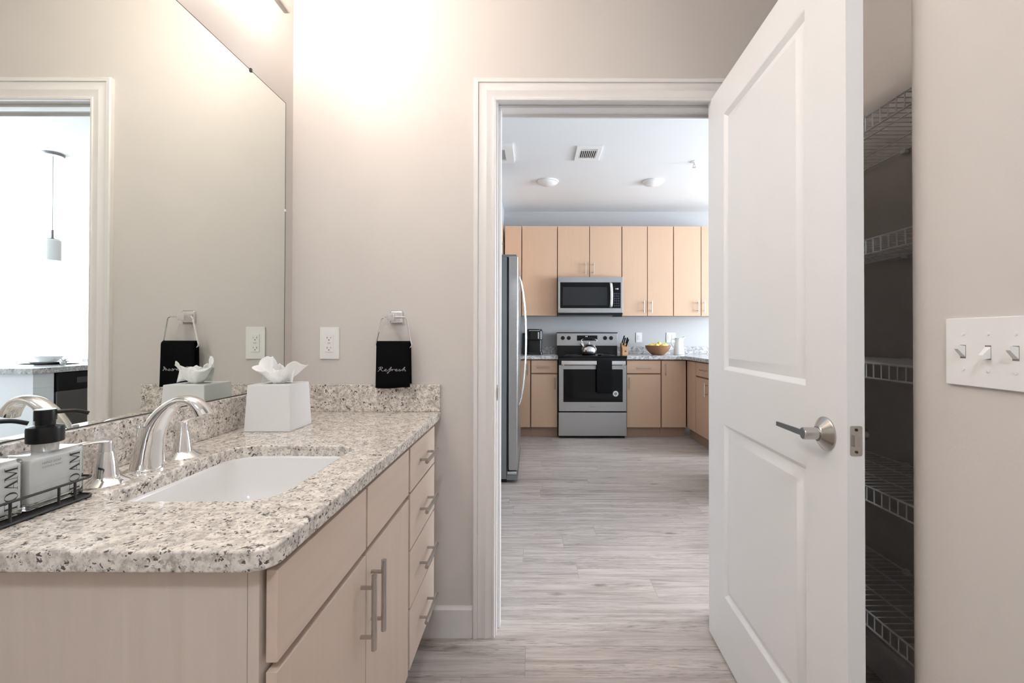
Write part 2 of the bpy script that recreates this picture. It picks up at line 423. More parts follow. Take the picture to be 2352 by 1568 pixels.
# panelled door, standing open against the closet
HX, HY = .6766, 1.7299
ED = Vector((.6427-HX, .9215-HY, 0)).normalized(); ND = Vector((-ED.y, ED.x, 0))
if ND.x < 0: ND = -ND
W, DT, Z0, Z1 = .8095, .035, .010, 2.030
def dp(s_, d, z): return Vector((HX, HY, 0)) + ED*s_ + ND*d + Vector((0, 0, z))
def door_face(b, side):
    xs = [0, .150, .660, W]; zs = [Z0, .222, .826, 1.014, 1.916, Z1]
    base = 0 if side == 0 else DT; sg = 1 if side == 0 else -1
    V = []; F = []
    def quad(a): 
        i = len(V); V.extend(a); F.append((i, i+1, i+2, i+3))
    for i in range(3):
        for j in range(5):
            if i == 1 and j in (1, 3):
                x0, x1, z0, z1 = xs[1], xs[2], zs[j], zs[j+1]
                rings = [(0, 0), (.003, .002), (.015, .0115), (.019, .0115), (.041, .0015), (.044, .001)]
                pr = None
                for ins, dep in rings:
                    r = [dp(x0+ins, base+sg*dep, z0+ins), dp(x1-ins, base+sg*dep, z0+ins), dp(x1-ins, base+sg*dep, z1-ins), dp(x0+ins, base+sg*dep, z1-ins)]
                    if pr:
                        for k in range(4): quad([pr[k], pr[(k+1) % 4], r[(k+1) % 4], r[k]])
                    pr = r
                quad(pr)
            else:
                quad([dp(xs[i], base, zs[j]), dp(xs[i+1], base, zs[j]), dp(xs[i+1], base, zs[j+1]), dp(xs[i], base, zs[j+1])])
    b.raw(V, F)
b = MB(); door_face(b, 0); door_face(b, 1)
for s0, z0, s1, z1 in ((0, Z0, W, Z0), (0, Z1, W, Z1), (0, Z0, 0, Z1), (W, Z0, W, Z1)):
    b.raw([dp(s0, 0, z0), dp(s1, 0, z1), dp(s1, DT, z1), dp(s0, DT, z0)], [(0, 1, 2, 3)])
bmesh.ops.remove_doubles(b.bm, verts=b.bm.verts, dist=1e-5); bmesh.ops.recalc_face_normals(b.bm, faces=b.bm.faces)
door = struct(b, 'door_1', DOORW, 'white two-panel door standing open beside the dark closet', 'door')
# lever set; frame rotated so that local x = ED, local y = -ND (out of the visible face)
def lever(side):
    sg = -1 if side == 0 else 1; base = 0 if side == 0 else DT
    b = MB(); sc, zc_ = .738, .919
    def ring(d, r, n=36): return [dp(sc+r*math.cos(2*PI*k/n), base+sg*d, zc_+r*math.sin(2*PI*k/n)) for k in range(n)]
    def loft(b, prof, n=36):
        V = []; F = []
        for d, r in prof: V += ring(d, r, n)
        for i in range(len(prof)-1):
            for k in range(n): F.append((i*n+k, i*n+(k+1) % n, (i+1)*n+(k+1) % n, (i+1)*n+k))
        F.append(tuple(range((len(prof)-1)*n, len(prof)*n)))
        b.raw(V, F)
    loft(b, [(0, .037), (.003, .037), (.0045, .0355), (.017, .018), (.019, .0165)])
    bmesh.ops.recalc_face_normals(b.bm, faces=b.bm.faces)
    rose = b.build('door_handle', NICKEL, door)
    b = MB(); loft(b, [(.0185, .0125), (.021, .0133), (.048, .0133), (.050, .0125), (.0505, .010)]); bmesh.ops.recalc_face_normals(b.bm, faces=b.bm.faces)
    if side == 0:
        # flat lever blade reaching back towards the hinges
        pts = [(0, .006), (-.02, .0065), (-.055, .006), (-.10, .0055), (-.114, .005)]
        V = []; F = []
        for k, (ds, hz) in enumerate(pts):
            z = zc_ + .001 + ds*.01
            for d in (.047, .0515):
                for q in (-1, 1): V.append(dp(sc+ds, base+sg*d, z+q*hz))
        n = len(pts)
        for k in range(n-1):
            A = k*4; B = A+4
            F += [(A, A+1, B+1, B), (A+2, B+2, B+3, A+3), (A, B, B+2, A+2), (A+1, A+3, B+3, B+1)]
        F += [(0, 2, 3, 1), ((n-1)*4, (n-1)*4+1, (n-1)*4+3, (n-1)*4+2)]
        bb = MB().raw(V, F); bmesh.ops.recalc_face_normals(bb.bm, faces=bb.bm.faces)
        bb.build('lever', NICKEL, rose)
    b.build('lever_neck', NICKEL, rose)
lever(0); lever(1)
b = MB()
V = [dp(W+.0006, .0065, .890), dp(W+.0006, .0285, .890), dp(W+.0006, .0285, .949), dp(W+.0006, .0065, .949)]
pl = round_rect(.0055, .0295, .889, .950, .004, 4)
n = len(pl); b.raw([dp(W, a, z) for a, z in pl]+[dp(W+.0016, a, z) for a, z in pl], [tuple(range(n, 2*n))]+[(k, (k+1) % n, n+(k+1) % n, n+k) for k in range(n)])
bmesh.ops.recalc_face_normals(b.bm, faces=b.bm.faces)
lp = b.build('latch_plate', NICKEL, door)
b = MB()
pr = [(.011, 0), (.011, .006), (.024, .001), (.024, 0)]
b.raw([dp(W+.0016+d, a, z) for z in (.908, .931) for a, d in pr], [(0,1,2,3), (7,6,5,4), (0,4,5,1), (1,5,6,2), (2,6,7,3), (3,7,4,0)])
bmesh.ops.recalc_face_normals(b.bm, faces=b.bm.faces)
b.build('latch_bolt', CHROME, lp)
b = MB()
for z in (.897, .942):
    c = dp(W+.0017, .0175, z); b.tube([c, c+ED*.0012], .0028, 12)
b.build('screw', DARK, lp)
for z in (.25, 1.02, 1.80):
    hb = MB().rod(dp(-.006, DT+.004, z-.045), dp(-.006, DT+.004, z+.045), .006); hb.build('hinge', NICKEL, door)

# ================================================================ CLOSET SHELVES
def wire_shelf(z, label):
    t = thing('wire_shelf', label, 'shelf', (1.02, 1.0, z), 'white wire shelves in the closet')
    y0, y1, xf, xb = .47, 1.69, .885, 1.158; lip = .038
    b = MB(); k = y0+.012
    while k < y1: b.tube([(xf, k, z), (xb, k, z)], .0015, 5); k += .0254
    b.build('deck_grille', WIRE, t)
    for x, zz, r in ((xf, z, .0026), (xf, z-lip, .0026), (xf+.09, z-.003, .002), (xf+.19, z-.003, .002), (xb, z-.002, .0026)): MB().rod((x, y0, zz), (x, y1, zz), r, 8).build('rail', WIRE, t)
    pts = []; k = y0+.012; up = True
    while k < y1:
        pts += [(xf-.001, k, z+.001), (xf-.001, k, z-lip)] if up else [(xf-.001, k, z-lip), (xf-.001, k, z+.001)]
        up = not up; k += .0254
    b = MB().tube(pts, .0018, 5)
    b.build('front_grille', WIRE, t)
    for y in (.62, 1.02, 1.40):
        MB().box(xb-.006, CB, y-.008, y+.008, z-.012, z+.004, .002).build('wall_clip', WHITE, t)
    return t
for z, lb in ((1.715, 'topmost white wire shelf in the dark closet, in tan light'), (1.388, 'second white wire shelf from the closet top'),
              (1.062, 'middle wire shelf of the closet, just under eye level'), (.737, 'wire shelf of the closet level with the door latch and below'),
              (.408, 'lowest white wire shelf of the closet, nearest the floor')):
    wire_shelf(z, lb)

# ================================================================ MIRROR WALL
b = MB().box(-.9148, -.9093, .40, 1.650, .9461, 1.9865)
mo = b.build('wall_mirror', [MIRROR, MEDGE], None); tag(mo, 'large frameless mirror above the granite backsplash', 'mirror')
EDGE = mat('dark mirror rim', (.05, .055, .05), .5)
for y in (.85, 1.443):
    MB().box(-.912, -.9055, y-.004, y+.004, 1.980, 1.992, .0015).build('mirror_clip', EDGE, mo)
MB().box(-.912, -.9065, 1.646, 1.653, 1.587, 1.596, .0015).build('mirror_clip', WHITE, mo)
eb = MB().box(-.9150, -.9089, .40, 1.650, .9461, .9490); eb.box(-.9150, -.9089, 1.6482, 1.6502, .9461, 1.9865); eb.box(-.9150, -.9089, .40, 1.650, 1.9850, 1.9868)
eb.build('polished_edge', EDGE, mo)
for p in mo.data.polygons: p.material_index = 0 if p.normal.x > .9 else 1

# vanity light
t = thing('vanity_light', 'long nickel bar vanity light with glowing glass shades above the mirror', 'wall light', (-.87, .97, 2.23))
MB().box(XL, -.895, .87, 1.07, 2.17, 2.29, .006).build('back_plate', NICKEL, t)
b = MB().box(-.831, -.809, .447, 1.493, 2.204, 2.226, .004)
b.rod((-.90, .92, 2.215), (-.82, .92, 2.215), .008); b.rod((-.90, 1.02, 2.215), (-.82, 1.02, 2.215), .008); b.build('bar', NICKEL, t)
for y in (.58, .84, 1.10, 1.36):
    MB().lathe((-.82, y, 2.226), [(.012, 0), (.03, .004), (.03, .02), (.012, .024)], 24).build('socket_cup', NICKEL, t)
    MB().lathe((-.82, y, 2.246), [(.036, 0), (.050, .02), (.055, .12), (.055, .13), (.051, .13), (.046, .02)], 28).build('glass_shade', SHADE, t)
# added cool fill lamp behind the camera, no such fitting in view
t = thing('fill_lamp', 'round added fill lamp, unseen behind the viewpoint in the bathroom', 'ceiling light', (.0, -.7, CEIL))
MB().lathe((0, -.7, CEIL-.03), [(.17, .03), (.17, 0), (.16, -.004)], 40).build('rim', NICKEL, t)
MB().lathe((0, -.7, CEIL-.03), [(.158, 0), (.15, -.03), (.11, -.055), (.0, -.07)], 40).build('diffuser', FILL_GLOW, t)

# ================================================================ VANITY
ZT = .8474; XF = -.3465; YN = .5965
CY0 = YN; R_ = .022
outer = [(XL+.001, CY0), (XF-R_*1.6, CY0)]
for k in range(1, 9):
    a = -PI/2 + k*(PI/2)/8
    outer.append((XF-R_*1.6+R_*1.6*math.cos(a), CY0+R_*1.6+R_*1.6*math.sin(a)))
outer += [(XF, YW-.0005), (XL+.001, YW-.0005)]
SX0, SX1, SY0, SY1 = -.762, -.452, .778, 1.168
hole = round_rect(SX0, SX1, SY0, SY1, .055, 8)
def slab(outer, hole, z0, z1, bev):
    t = bmesh.new(); E = []
    for loop in ([outer, hole] if hole else [outer]):
        V = [t.verts.new((x, y, z1)) for x, y in loop]
        E += [t.edges.new((V[i], V[(i+1) % len(V)])) for i in range(len(V))]
    bmesh.ops.triangle_fill(t, use_beauty=True, use_dissolve=False, edges=E)
    top = list(t.faces)
    r = bmesh.ops.extrude_face_region(t, geom=top)
    nv = [g for g in r['geom'] if isinstance(g, bmesh.types.BMVert)]
    for v in nv: v.co.z = z0
    bmesh.ops.recalc_face_normals(t, faces=t.faces)
    es = [e for e in t.edges if len(e.link_faces) == 2 and e.link_faces[0].normal.angle(e.link_faces[1].normal, 0) > 1.0 and abs(e.verts[0].co.z-e.verts[1].co.z) < 1e-5]
    bmesh.ops.bevel(t, geom=es, offset=bev, segments=3, profile=.5, affect='EDGES')
    return t
b = MB(); b.add(slab(outer, hole, ZT-.030, ZT, .004))
top = b.build('vanity_countertop', GRAN); tag(top, 'cream speckled granite vanity top with a sink cutout and splashes', 'countertop')
MB().box(XL+.0005, -.894, CY0+.001, YW-.02, ZT, .9461, .0025).build('backsplash', GRAN, top)
MB().box(XL+.0005, -.3475, YW-.0205, YW-.0005, ZT, .949, .0025).build('side_splash', GRAN, top)
# sink bowl
t = thing('sink', 'white undermount porcelain basin set in the granite vanity top', 'sink', (-.607, .973, ZT-.17))
def bowl_ring(inset, z, r, n=8): return [(x, y, z) for x, y in round_rect(SX0-.006+inset, SX1+.006-inset, SY0-.006+inset, SY1+.006-inset, r, n)]
rings = [bowl_ring(-.012, ZT-.0302, .06), bowl_ring(0, ZT-.0302, .055), bowl_ring(.004, ZT-.036, .055), bowl_ring(.010, ZT-.10, .055), bowl_ring(.022, ZT-.14, .05), bowl_ring(.05, ZT-.158, .04), bowl_ring(.13, ZT-.166, .02)]
V = []; F = []; n = len(rings[0])
for r in rings: V += r
for i in range(len(rings)-1):
    for k in range(n): F.append((i*n+k, i*n+(k+1) % n, (i+1)*n+(k+1) % n, (i+1)*n+k))
F.append(tuple(range((len(rings)-1)*n, len(rings)*n)))
b = MB().raw(V, F)
sb = b.build('basin', PORC, t, 60)
mod = sb.modifiers.new('thick', 'SOLIDIFY'); mod.thickness = .007; mod.offset = 1
MB().lathe((-.607, .973, ZT-.1655), [(.028, 0), (.028, .002), (.02, .003), (.018, .001), (.001, .001)], 28).build('drain', CHROME, t)

# cabinet
VX = -.352; XB = -.374                    # front faces / face frame
vc = thing('vanity_cabinet', 'pale maple bathroom vanity cabinet with two doors and four drawers', 'cabinet', (-.63, 1.16, 0))
b = MB()
b.box(XL+.001, -.3905, .620, .638, .001, ZT-.031)                    # near side panel
b.box(XL+.001, -.392, 1.690, 1.708, .155, ZT-.031); b.box(XL+.001, -.392, .638, 1.69, .155, .17)
b.box(XL+.001, XL+.012, .638, 1.69, .155, ZT-.031)
b.build('carcass', MAPLES, vc)
b = MB()
b.box(-.390, XB, .620, .652, .12, ZT-.031, .0006)
b.box(-.390, XB, 1.285, 1.300, .12, ZT-.031)
b.box(-.390, XB, 1.62, 1.709, .12, ZT-.031, .0006)
b.box(-.390, XB, .652, 1.62, .155, .175); b.box(-.390, XB, .652, 1.62, .655, .69); b.box(-.390, XB, .652, 1.62, .80, ZT-.031)
b.box(-.390, XB, 1.30, 1.62, .33, .355); b.box(-.390, XB, 1.30, 1.62, .50, .52)
b.build('face_frame', MAPLES, vc)
MB().box(-.45, -.438, .638, 1.709, .001, .155).build('toe_kick', DARK, vc)  # near-black colour stands in for the shade under the cabinet
def front(kind, y0, y1, z0, z1, hand=None, mt=MAPLE):
    o = MB().box(-.368, VX, y0, y1, z0, z1, .0012).build(kind, mt, vc)
    if hand:
        b = MB(); X = -.3245
        if hand[0] == 'v':
            _, y, za, zb = hand; b.rod((X, y, za), (X, y, zb), .0058, 14)
            for z in (za+.026, zb-.026): b.rod((VX-.001, y, z), (X, y, z), .0042, 10)
        else:
            _, z, ya, yb = hand; b.rod((X, ya, z), (X, yb, z), .0058, 14)
            for y in (ya+.028, yb-.028): b.rod((VX-.001, y, z), (X, y, z), .0042, 10)
        b.build('handle', NICKEL, o)
    return o
front('false_front', .6255, .9575, .680, .808, mt=MAPLEH)
front('false_front', .9665, 1.2855, .680, .808, mt=MAPLEH)
front('door', .6255, .9575, .167, .667, ('v', .930, .487, .640))
front('door', .9605, 1.2855, .167, .667, ('v', .990, .488, .642))
for z0, z1, zh in ((.680, .808, .744), (.514, .674, .590), (.346, .509, .422), (.170, .341, .252)):
    front('drawer', 1.303, 1.621, z0, z1, ('h', zh, 1.388, 1.546), MAPLEH)

# faucet
fc = thing('faucet', 'chrome widespread bathroom faucet with arched spout and two lever handles', 'faucet', (-.82, .963, ZT))
path = [(-.822, 0, .8475), (-.820, 0, .875), (-.815, 0, .905), (-.806, 0, .935), (-.790, 0, .962), (-.768, 0, .984), (-.745, 0, .994), (-.722, 0, .990), (-.708, 0, .975), (-.701, 0, .962)]
rad = [(.031, .030), (.027, .0275), (.0245, .025), (.0225, .021), (.020, .0165), (.018, .012), (.0175, .0095), (.018, .0105), (.0185, .0135), (.019, .0155)]
P2 = smooth_path([(x, .963, z) for x, y, z in path], 4)
R2 = []
for i in range(len(rad)-1):
    for k in range(4): R2.append(tuple(rad[i][j]+(rad[i+1][j]-rad[i][j])*k/4 for j in (0, 1)))
R2.append(rad[-1])
b = MB().tube(P2, 0, 28, rs=R2)
b.lathe((-.822, .963, ZT), [(.034, 0), (.034, .003), (.031, .005)], 36)
b.build('spout', CHROME, fc, 50)
b = MB().rod((-.846, .963, .86), (-.842, .963, .935), .0028); b.lathe((-.842, .963, .933), [(.001, .009), (.006, .008), (.0065, .002), (.003, 0)], 16)
b.build('lift_rod', CHROME, fc)
for y, sg in ((.868, -1), (1.058, 1)):
    b = MB().lathe((-.82, y, ZT), [(.035, 0), (.0355, .002), (.033, .004), (.026, .009), (.0205, .013), (.0195, .016), (.0165, .038), (.0125, .060), (.0122, .061), (.0118, .0615), (.0105, .076), (.0098, .081), (.001, .0825)], 36)
    h = b.build('tap_handle', CHROME, fc, 50)
    pts = [(-.82, y-sg*.004, .9255), (-.82, y+sg*.010, .930), (-.82, y+sg*.028, .9325), (-.82, y+sg*.046, .9335), (-.82, y+sg*.056, .9330)]
    MB().tube(smooth_path(pts, 4), 0, 16, rs=[(.0085-.0001*i, .0052-.0002*i) for i in range(17)]).build('lever', CHROME, h, 50)

# ---------------------------------------------------------------- soap bottles in a wire tray
tr = thing('bottle_tray', 'black wire tray holding two soap bottles on the vanity top', 'tray', (-.82, .70, ZT))
TX0, TX1, TY0, TY1 = -.862, -.777, .575, .801
MB().prism(round_rect(TX0+.001, TX1-.001, TY0+.001, TY1-.001, .012), 2, ZT+.0006, ZT+.0035).build('base_plate', BLACKM, tr)
b = MB()
ring = [(x, y, ZT+.036) for x, y in round_rect(TX0, TX1, TY0, TY1, .012)]
b.tube(ring, .0021, 8, closed=True)
b.tube([(x, y, ZT+.0035) for x, y, z in ring], .0025, 8, closed=True)
b.build('rail', BLACKM, tr)
for x in (TX0, TX1):
    for y in (.61, .672, .741, .767): MB().rod((x, y, ZT+.003), (x, y, ZT+.036), .0019, 8).build('post', BLACKM, tr)
for y in (TY0, TY1): MB().rod((-.82, y, ZT+.003), (-.82, y, ZT+.036), .0019, 8).build('post', BLACKM, tr)

SER = {  # serif capitals drawn as outlines, unit height
 'F': [[(0,0),(.34,0),(.34,.035),(0,.035)], [(.09,0),(.235,0),(.235,1),(.09,1)], [(0,.965),(.66,.965),(.66,1),(0,1)], [(.62,.78),(.66,.78),(.66,1),(.60,1)], [(.2,.50),(.48,.50),(.48,.535),(.2,.535)], [(.45,.42),(.48,.42),(.48,.61),(.45,.61)]],
 'A': [[(-.02,0),(.26,0),(.26,.035),(-.02,.035)], [(.50,0),(.92,0),(.92,.035),(.50,.035)], [(.10,0),(.145,0),(.455,.86),(.42,1)], [(.42,1),(.50,1),(.84,0),(.66,0),(.385,.86)], [(.2,.30),(.62,.30),(.62,.335),(.2,.335)]],
 'M': [[(-.02,0),(.26,0),(.26,.035),(-.02,.035)], [(.78,0),(1.16,0),(1.16,.035),(.78,.035)], [(.10,0),(.145,0),(.16,1),(.12,1)], [(-.02,.965),(.28,.965),(.28,1),(-.02,1)], [(.12,1),(.28,1),(.60,.10),(.52,0)], [(.50,.06),(.56,.02),(.96,1),(.90,1)], [(.90,.0),(1.05,0),(1.03,1),(.88,1)], [(.88,.965),(1.16,.965),(1.16,1),(.88,1)]],
}
def serif_word(word, adv, place, h=1.0):
    b = MB(); x = 0
    for ch in word:
        if ch == 'O':
            n = 32; V = []
            for k in range(n):
                a = 2*PI*k/n
                V.append(place(x+.42+.42*math.cos(a), .5+.52*math.sin(a))); V.append(place(x+.42+.27*math.cos(a), .5+.485*math.sin(a)))
            b.raw(V, [(2*k, 2*((k+1) % n), 2*((k+1) % n)+1, 2*k+1) for k in range(n)])
        else:
            for poly in SER[ch]: b.raw([place(x+p, q) for p, q in poly], [tuple(range(len(poly)))])
        x += adv[ch]
    return b
def small_text(txt, place, size):
    cu = bpy.data.curves.new('txt', 'FONT'); cu.body = txt; cu.size = size
    o = bpy.data.objects.new('txt', cu); C.objects.link(o)
    dg = bpy.context.evaluated_depsgraph_get(); me = bpy.data.meshes.new_from_object(o.evaluated_get(dg))
    b = MB(); b.bm.from_mesh(me)
    for v in b.bm.verts: v.co = Vector(place(v.co.x, v.co.y))
    bpy.data.objects.remove(o); bpy.data.curves.remove(cu); bpy.data.meshes.remove(me)
    return b
def soap_bottle(y0, y1, label, pump_dir):
    x0, x1 = -.842, -.797; z0 = ZT+.0042; z1 = .9415; yc = (y0+y1)/2; xc = (x0+x1)/2
    t = thing('soap_bottle', label, 'soap bottle', (xc, yc, z0), 'soap bottles in the wire tray')
    b = MB().box(x0, x1, y0, y1, z0, z1-.002, .005, 3)
    b.build('glass_body', BOTTLE, t, 40)
    b = MB().box(x0+.0035, x1-.0022, y0+.0035, y1-.0035, z0+.010, z1-.008, .003, 2)
    b.build('liquid_soap', SOAP, t, 40)
    MB().lathe((xc, yc, z1-.003), [(.0165, 0), (.0165, .018)], 28).build('neck', CLEARP, t)
    p = MB().lathe((xc, yc, .953), [(.0225, 0), (.0235, .001), (.0235, .022), (.0225, .026), (.016, .028), (.0125, .029), (.0125, .036), (.0140, .0365), (.0140, .052), (.013, .0545), (.001, .055)], 32).build('pump', BLACK, t, 40)
    d = Vector((math.cos(pump_dir), math.sin(pump_dir), 0)); c = Vector((xc, yc, 0))
    pts = [c+d*.008+Vector((0,0,1.0015)), c+d*.025+Vector((0,0,1.0015)), c+d*.038+Vector((0,0,1.000)), c+d*.052+Vector((0,0,.9945))]
    MB().tube(smooth_path(pts, 4), .0034, 12).build('nozzle', BLACK, p)
    # lettering on the face turned to the sink
    xs = x1+.0004; zt, ht = .8640, .0172; ya = y1-.0100
    adv = {'F': .78, 'O': .98, 'A': .93, 'M': 1.1}
    def pl(u, v): return (xs, ya - v*ht, zt + u*.0170)
    serif_word('FOAM', adv, pl).build('lettering', INK, t)
    def pl2(u, v): return (xs, y0+.020+u, .9215+v)
    bb = small_text('HAND SOAP', pl2, .0052)
    def pl3(u, v): return (xs, y0+.020+u, .9155+v)
    b3 = small_text('SOOTHE & WASH', pl3, .0038)
    me = bpy.data.meshes.new('q'); b3.bm.to_mesh(me); bb.bm.from_mesh(me); bpy.data.meshes.remove(me)
    bb.build('lettering', INKG, t)
soap_bottle(.7135, .8055-.0015, 'white soap bottle with black pump nearer the faucet, fully in view', .85)
soap_bottle(.6175, .7085, 'white soap bottle cut by the left edge, farther from the faucet', .85)

# ---------------------------------------------------------------- tissue box
tb = thing('tissue_box', 'square white tissue box on the far corner of the vanity top', 'tissue box', (-.783, 1.39, ZT))
z0, z1 = ZT+.0005, .985
A = [(-.852, 1.330), (-.716, 1.330), (-.716, 1.462), (-.852, 1.462)]
Bq = [(-.846, 1.336), (-.722, 1.336), (-.722, 1.456), (-.846, 1.456)]
V = [(*p, z0) for p in A]+[(*p, z1) for p in Bq]
b = MB(); tt = bmesh.new(); vv = [tt.verts.new(v) for v in V]
for f in ((3,2,1,0), (4,5,6,7), (0,1,5,4), (1,2,6,5), (2,3,7,6), (3,0,4,7)): tt.faces.new([vv[i] for i in f])
bmesh.ops.bevel(tt, geom=list(tt.edges), offset=.0015, segments=2, affect='EDGES'); b.add(tt)
b.build('box', CARD, tb)
MB().lathe((-.784, 1.396, z1+.0002), [(.001, 0), (.034, .0002)], 28, squash=(1.1, .7)).build('opening', mat('tissue box slot', (.35,.35,.35), .8), tb)
# crumpled tissue
def tissue():
    """one sheet pulled up through the slot: gathered at the foot, opening into ragged folded flaps"""
    t = bmesh.new(); n, mr = 96, 18
    # outline: angle in degrees, height and reach of the upper edge
    edge = [(0, .060, .066), (14, .056, .082), (26, .050, .060), (50, .052, .050), (80, .050, .034), (115, .060, .030), (150, .082, .034), (176, .086, .040), (196, .060, .058),
            (212, .054, .076), (226, .040, .060), (250, .040, .036), (280, .040, .030), (310, .048, .040), (335, .068, .056), (348, .072, .058), (360, .060, .066)]
    grid = []
    for j in range(mr+1):
        s_ = j/mr; row = []
        for k in range(n):
            a = 2*PI*k/n; deg = 360*k/n
            for (a0, h0, r0), (a1, h1, r1) in zip(edge, edge[1:]):
                if a0 <= deg <= a1:
                    q = (deg-a0)/(a1-a0); q = q*q*(3-2*q); ht = h0+(h1-h0)*q; rd = r0+(r1-r0)*q; break
            fold = .0030*math.sin(6*a+1.4*s_)+.0022*math.sin(11*a-2*s_)
            bulge = .024*math.sin(min(1, s_*1.35)*PI*.5)
            r = .012 + bulge + (rd-.036)*s_**2.2 + fold*min(1, s_*1.6)
            z = ht*s_**1.15 + (.0016*math.sin(8*a+6*s_)+.0016*math.sin(19*a+2)*s_**4)*s_
            row.append(t.verts.new((-.783+r*math.cos(a)*1.02, 1.392+r*math.sin(a)*.85, z1-.002+z)))
        grid.append(row)
    for j in range(mr):
        for k in range(n): t.faces.new((grid[j][k], grid[j][(k+1) % n], grid[j+1][(k+1) % n], grid[j+1][k]))
    # a second, inner ply crossing the mouth so the sheet is not an empty cup
    V = [[t.verts.new((-.783-.050+.100*i/12, 1.392+.012*math.sin(i*.9)+(j-2)*.003, z1+.004+.010*j+.004*math.sin(i*.8)+(.012 if i in (1, 2) else 0)*j/5)) for i in range(13)] for j in range(5)]
    for j in range(4):
        for i in range(12): t.faces.new((V[j][i], V[j][i+1], V[j+1][i+1], V[j+1][i]))
    return t
b = MB(); b.add(tissue()); o = b.build('tissue', TISSUE, tb, 80)
md = o.modifiers.new('thick', 'SOLIDIFY'); md.thickness = .0006

# ---------------------------------------------------------------- outlet, towel ring, towel on the end wall
BTN = mat('pale test button', (.62,.61,.60), .4)
SLOT = mat('socket slot', (.10,.095,.09), .6)
def outlet(x, y, z, name, label, nrm, double=False):
    """wall plate with rectangular receptacle; nrm: -1 faces the camera"""
    t = thing(name, label, 'outlet', (x, y, z))
    hw = .058 if double else .0365
    MB().box(x-hw, x+hw, y-.006, y, z-.0605, z+.0605, .002).build('cover_plate', WHITE, t)
    xs = (x-.023, x+.023) if double else (x,)
    for q in xs:
        MB().box(q-.0165, q+.0165, y-.0085, y-.003, z-.0335, z+.0335, .001).build('receptacle', WHITE, t)
        b = MB()
        for zc in (z+.019, z-.019):
            b.box(q-.0085, q-.0065, y-.0088, y-.008, zc-.002, zc+.005); b.box(q+.005, q+.0065, y-.0088, y-.008, zc-.001, zc+.004)
            b.box(q-.0025, q+.0015, y-.0088, y-.008, zc-.009, zc-.005)
        bt = MB().box(q-.006, q+.006, y-.0092, y-.008, z-.003, z-.0004); bt.box(q-.006, q+.006, y-.0092, y-.008, z+.0004, z+.003); bt.build('test_button', BTN, t)
        b.build('slot_pattern', SLOT, t)
    return t
outlet(-.769, YW, 1.104, 'wall_outlet', 'white outlet with two sockets on the beige wall beside the mirror', -1)
tr = thing('towel_ring', 'chrome towel ring mounted on the wall above the side splash', 'towel ring', (-.515, YW, 1.202))
MB().box(-.540, -.491, YW-.009, YW, 1.179, 1.226, .006, 3).build('mounting_plate', CHROME, tr)
b = MB().box(-.536, -.510, 1.655, 1.702, 1.188, 1.214, .003); b.build('post', CHROME, tr)
yr = 1.667
def arc(cx, cz, r, a0, a1, n=6): return [(cx+r*math.cos(math.radians(a0+(a1-a0)*k/n)), yr, cz+r*math.sin(math.radians(a0+(a1-a0)*k/n))) for k in range(n+1)]
ringp = arc(-.548, 1.189, .013, 90, 165) + [(-.578, yr, 1.112)] + arc(-.570, 1.100, .011, 180, 270) + arc(-.460, 1.100, .011, 270, 360) + [(-.452, yr, 1.112)] + arc(-.478, 1.189, .013, 15, 90)
MB().tube(ringp, .0032, 10, closed=True).build('ring', CHROME, tr)
# towel folded over the ring's lower bar
tw = thing('hand_towel', 'small black hand towel embroidered Refresh, hanging from the towel ring', 'towel', (-.514, yr, .939))
def towel(x0, x1, yc, ztop, zf, zb, half, mtl, parent, wav=.0015, flare=.003, n=22):
    t = bmesh.new(); rows = []
    prof = []
    for k in range(12): prof.append((-half-.001, zf+(ztop-.012-zf)*k/11))
    for k in range(1, 8):
        a = PI - PI*k/8; prof.append((math.cos(a)*(half+.001), ztop-.012+.012*math.sin(a)))
    for k in range(12): prof.append((half+.001, ztop-.012+(zb-(ztop-.012))*k/11))
    for i in range(n+1):
        u = i/n; x = x0+(x1-x0)*u; row = []
        for d, z in prof:
            f = (ztop-z)/(ztop-zf)
            xx = x + (u-.5)*2*flare*f
            dd = d + (wav*math.sin(u*9+1+f*1.5)*f if d < 0 else 0)
            row.append(t.verts.new((xx, yc+dd, z - (0.0025*math.sin(u*5) if f > .9 else 0))))
        rows.append(row)
    for i in range(n):
        for k in range(len(prof)-1): t.faces.new((rows[i][k], rows[i+1][k], rows[i+1][k+1], rows[i][k+1]))
    bmesh.ops.recalc_face_normals(t, faces=t.faces)
    b = MB(); b.add(t); o = b.build('cloth', mtl, parent, 70)
    md = o.modifiers.new('thick', 'SOLIDIFY'); md.thickness = .005; md.offset = 0
    return o
towel(-.5735, -.4535, yr, 1.1105, .941, .952, .0105, TOWEL, tw)
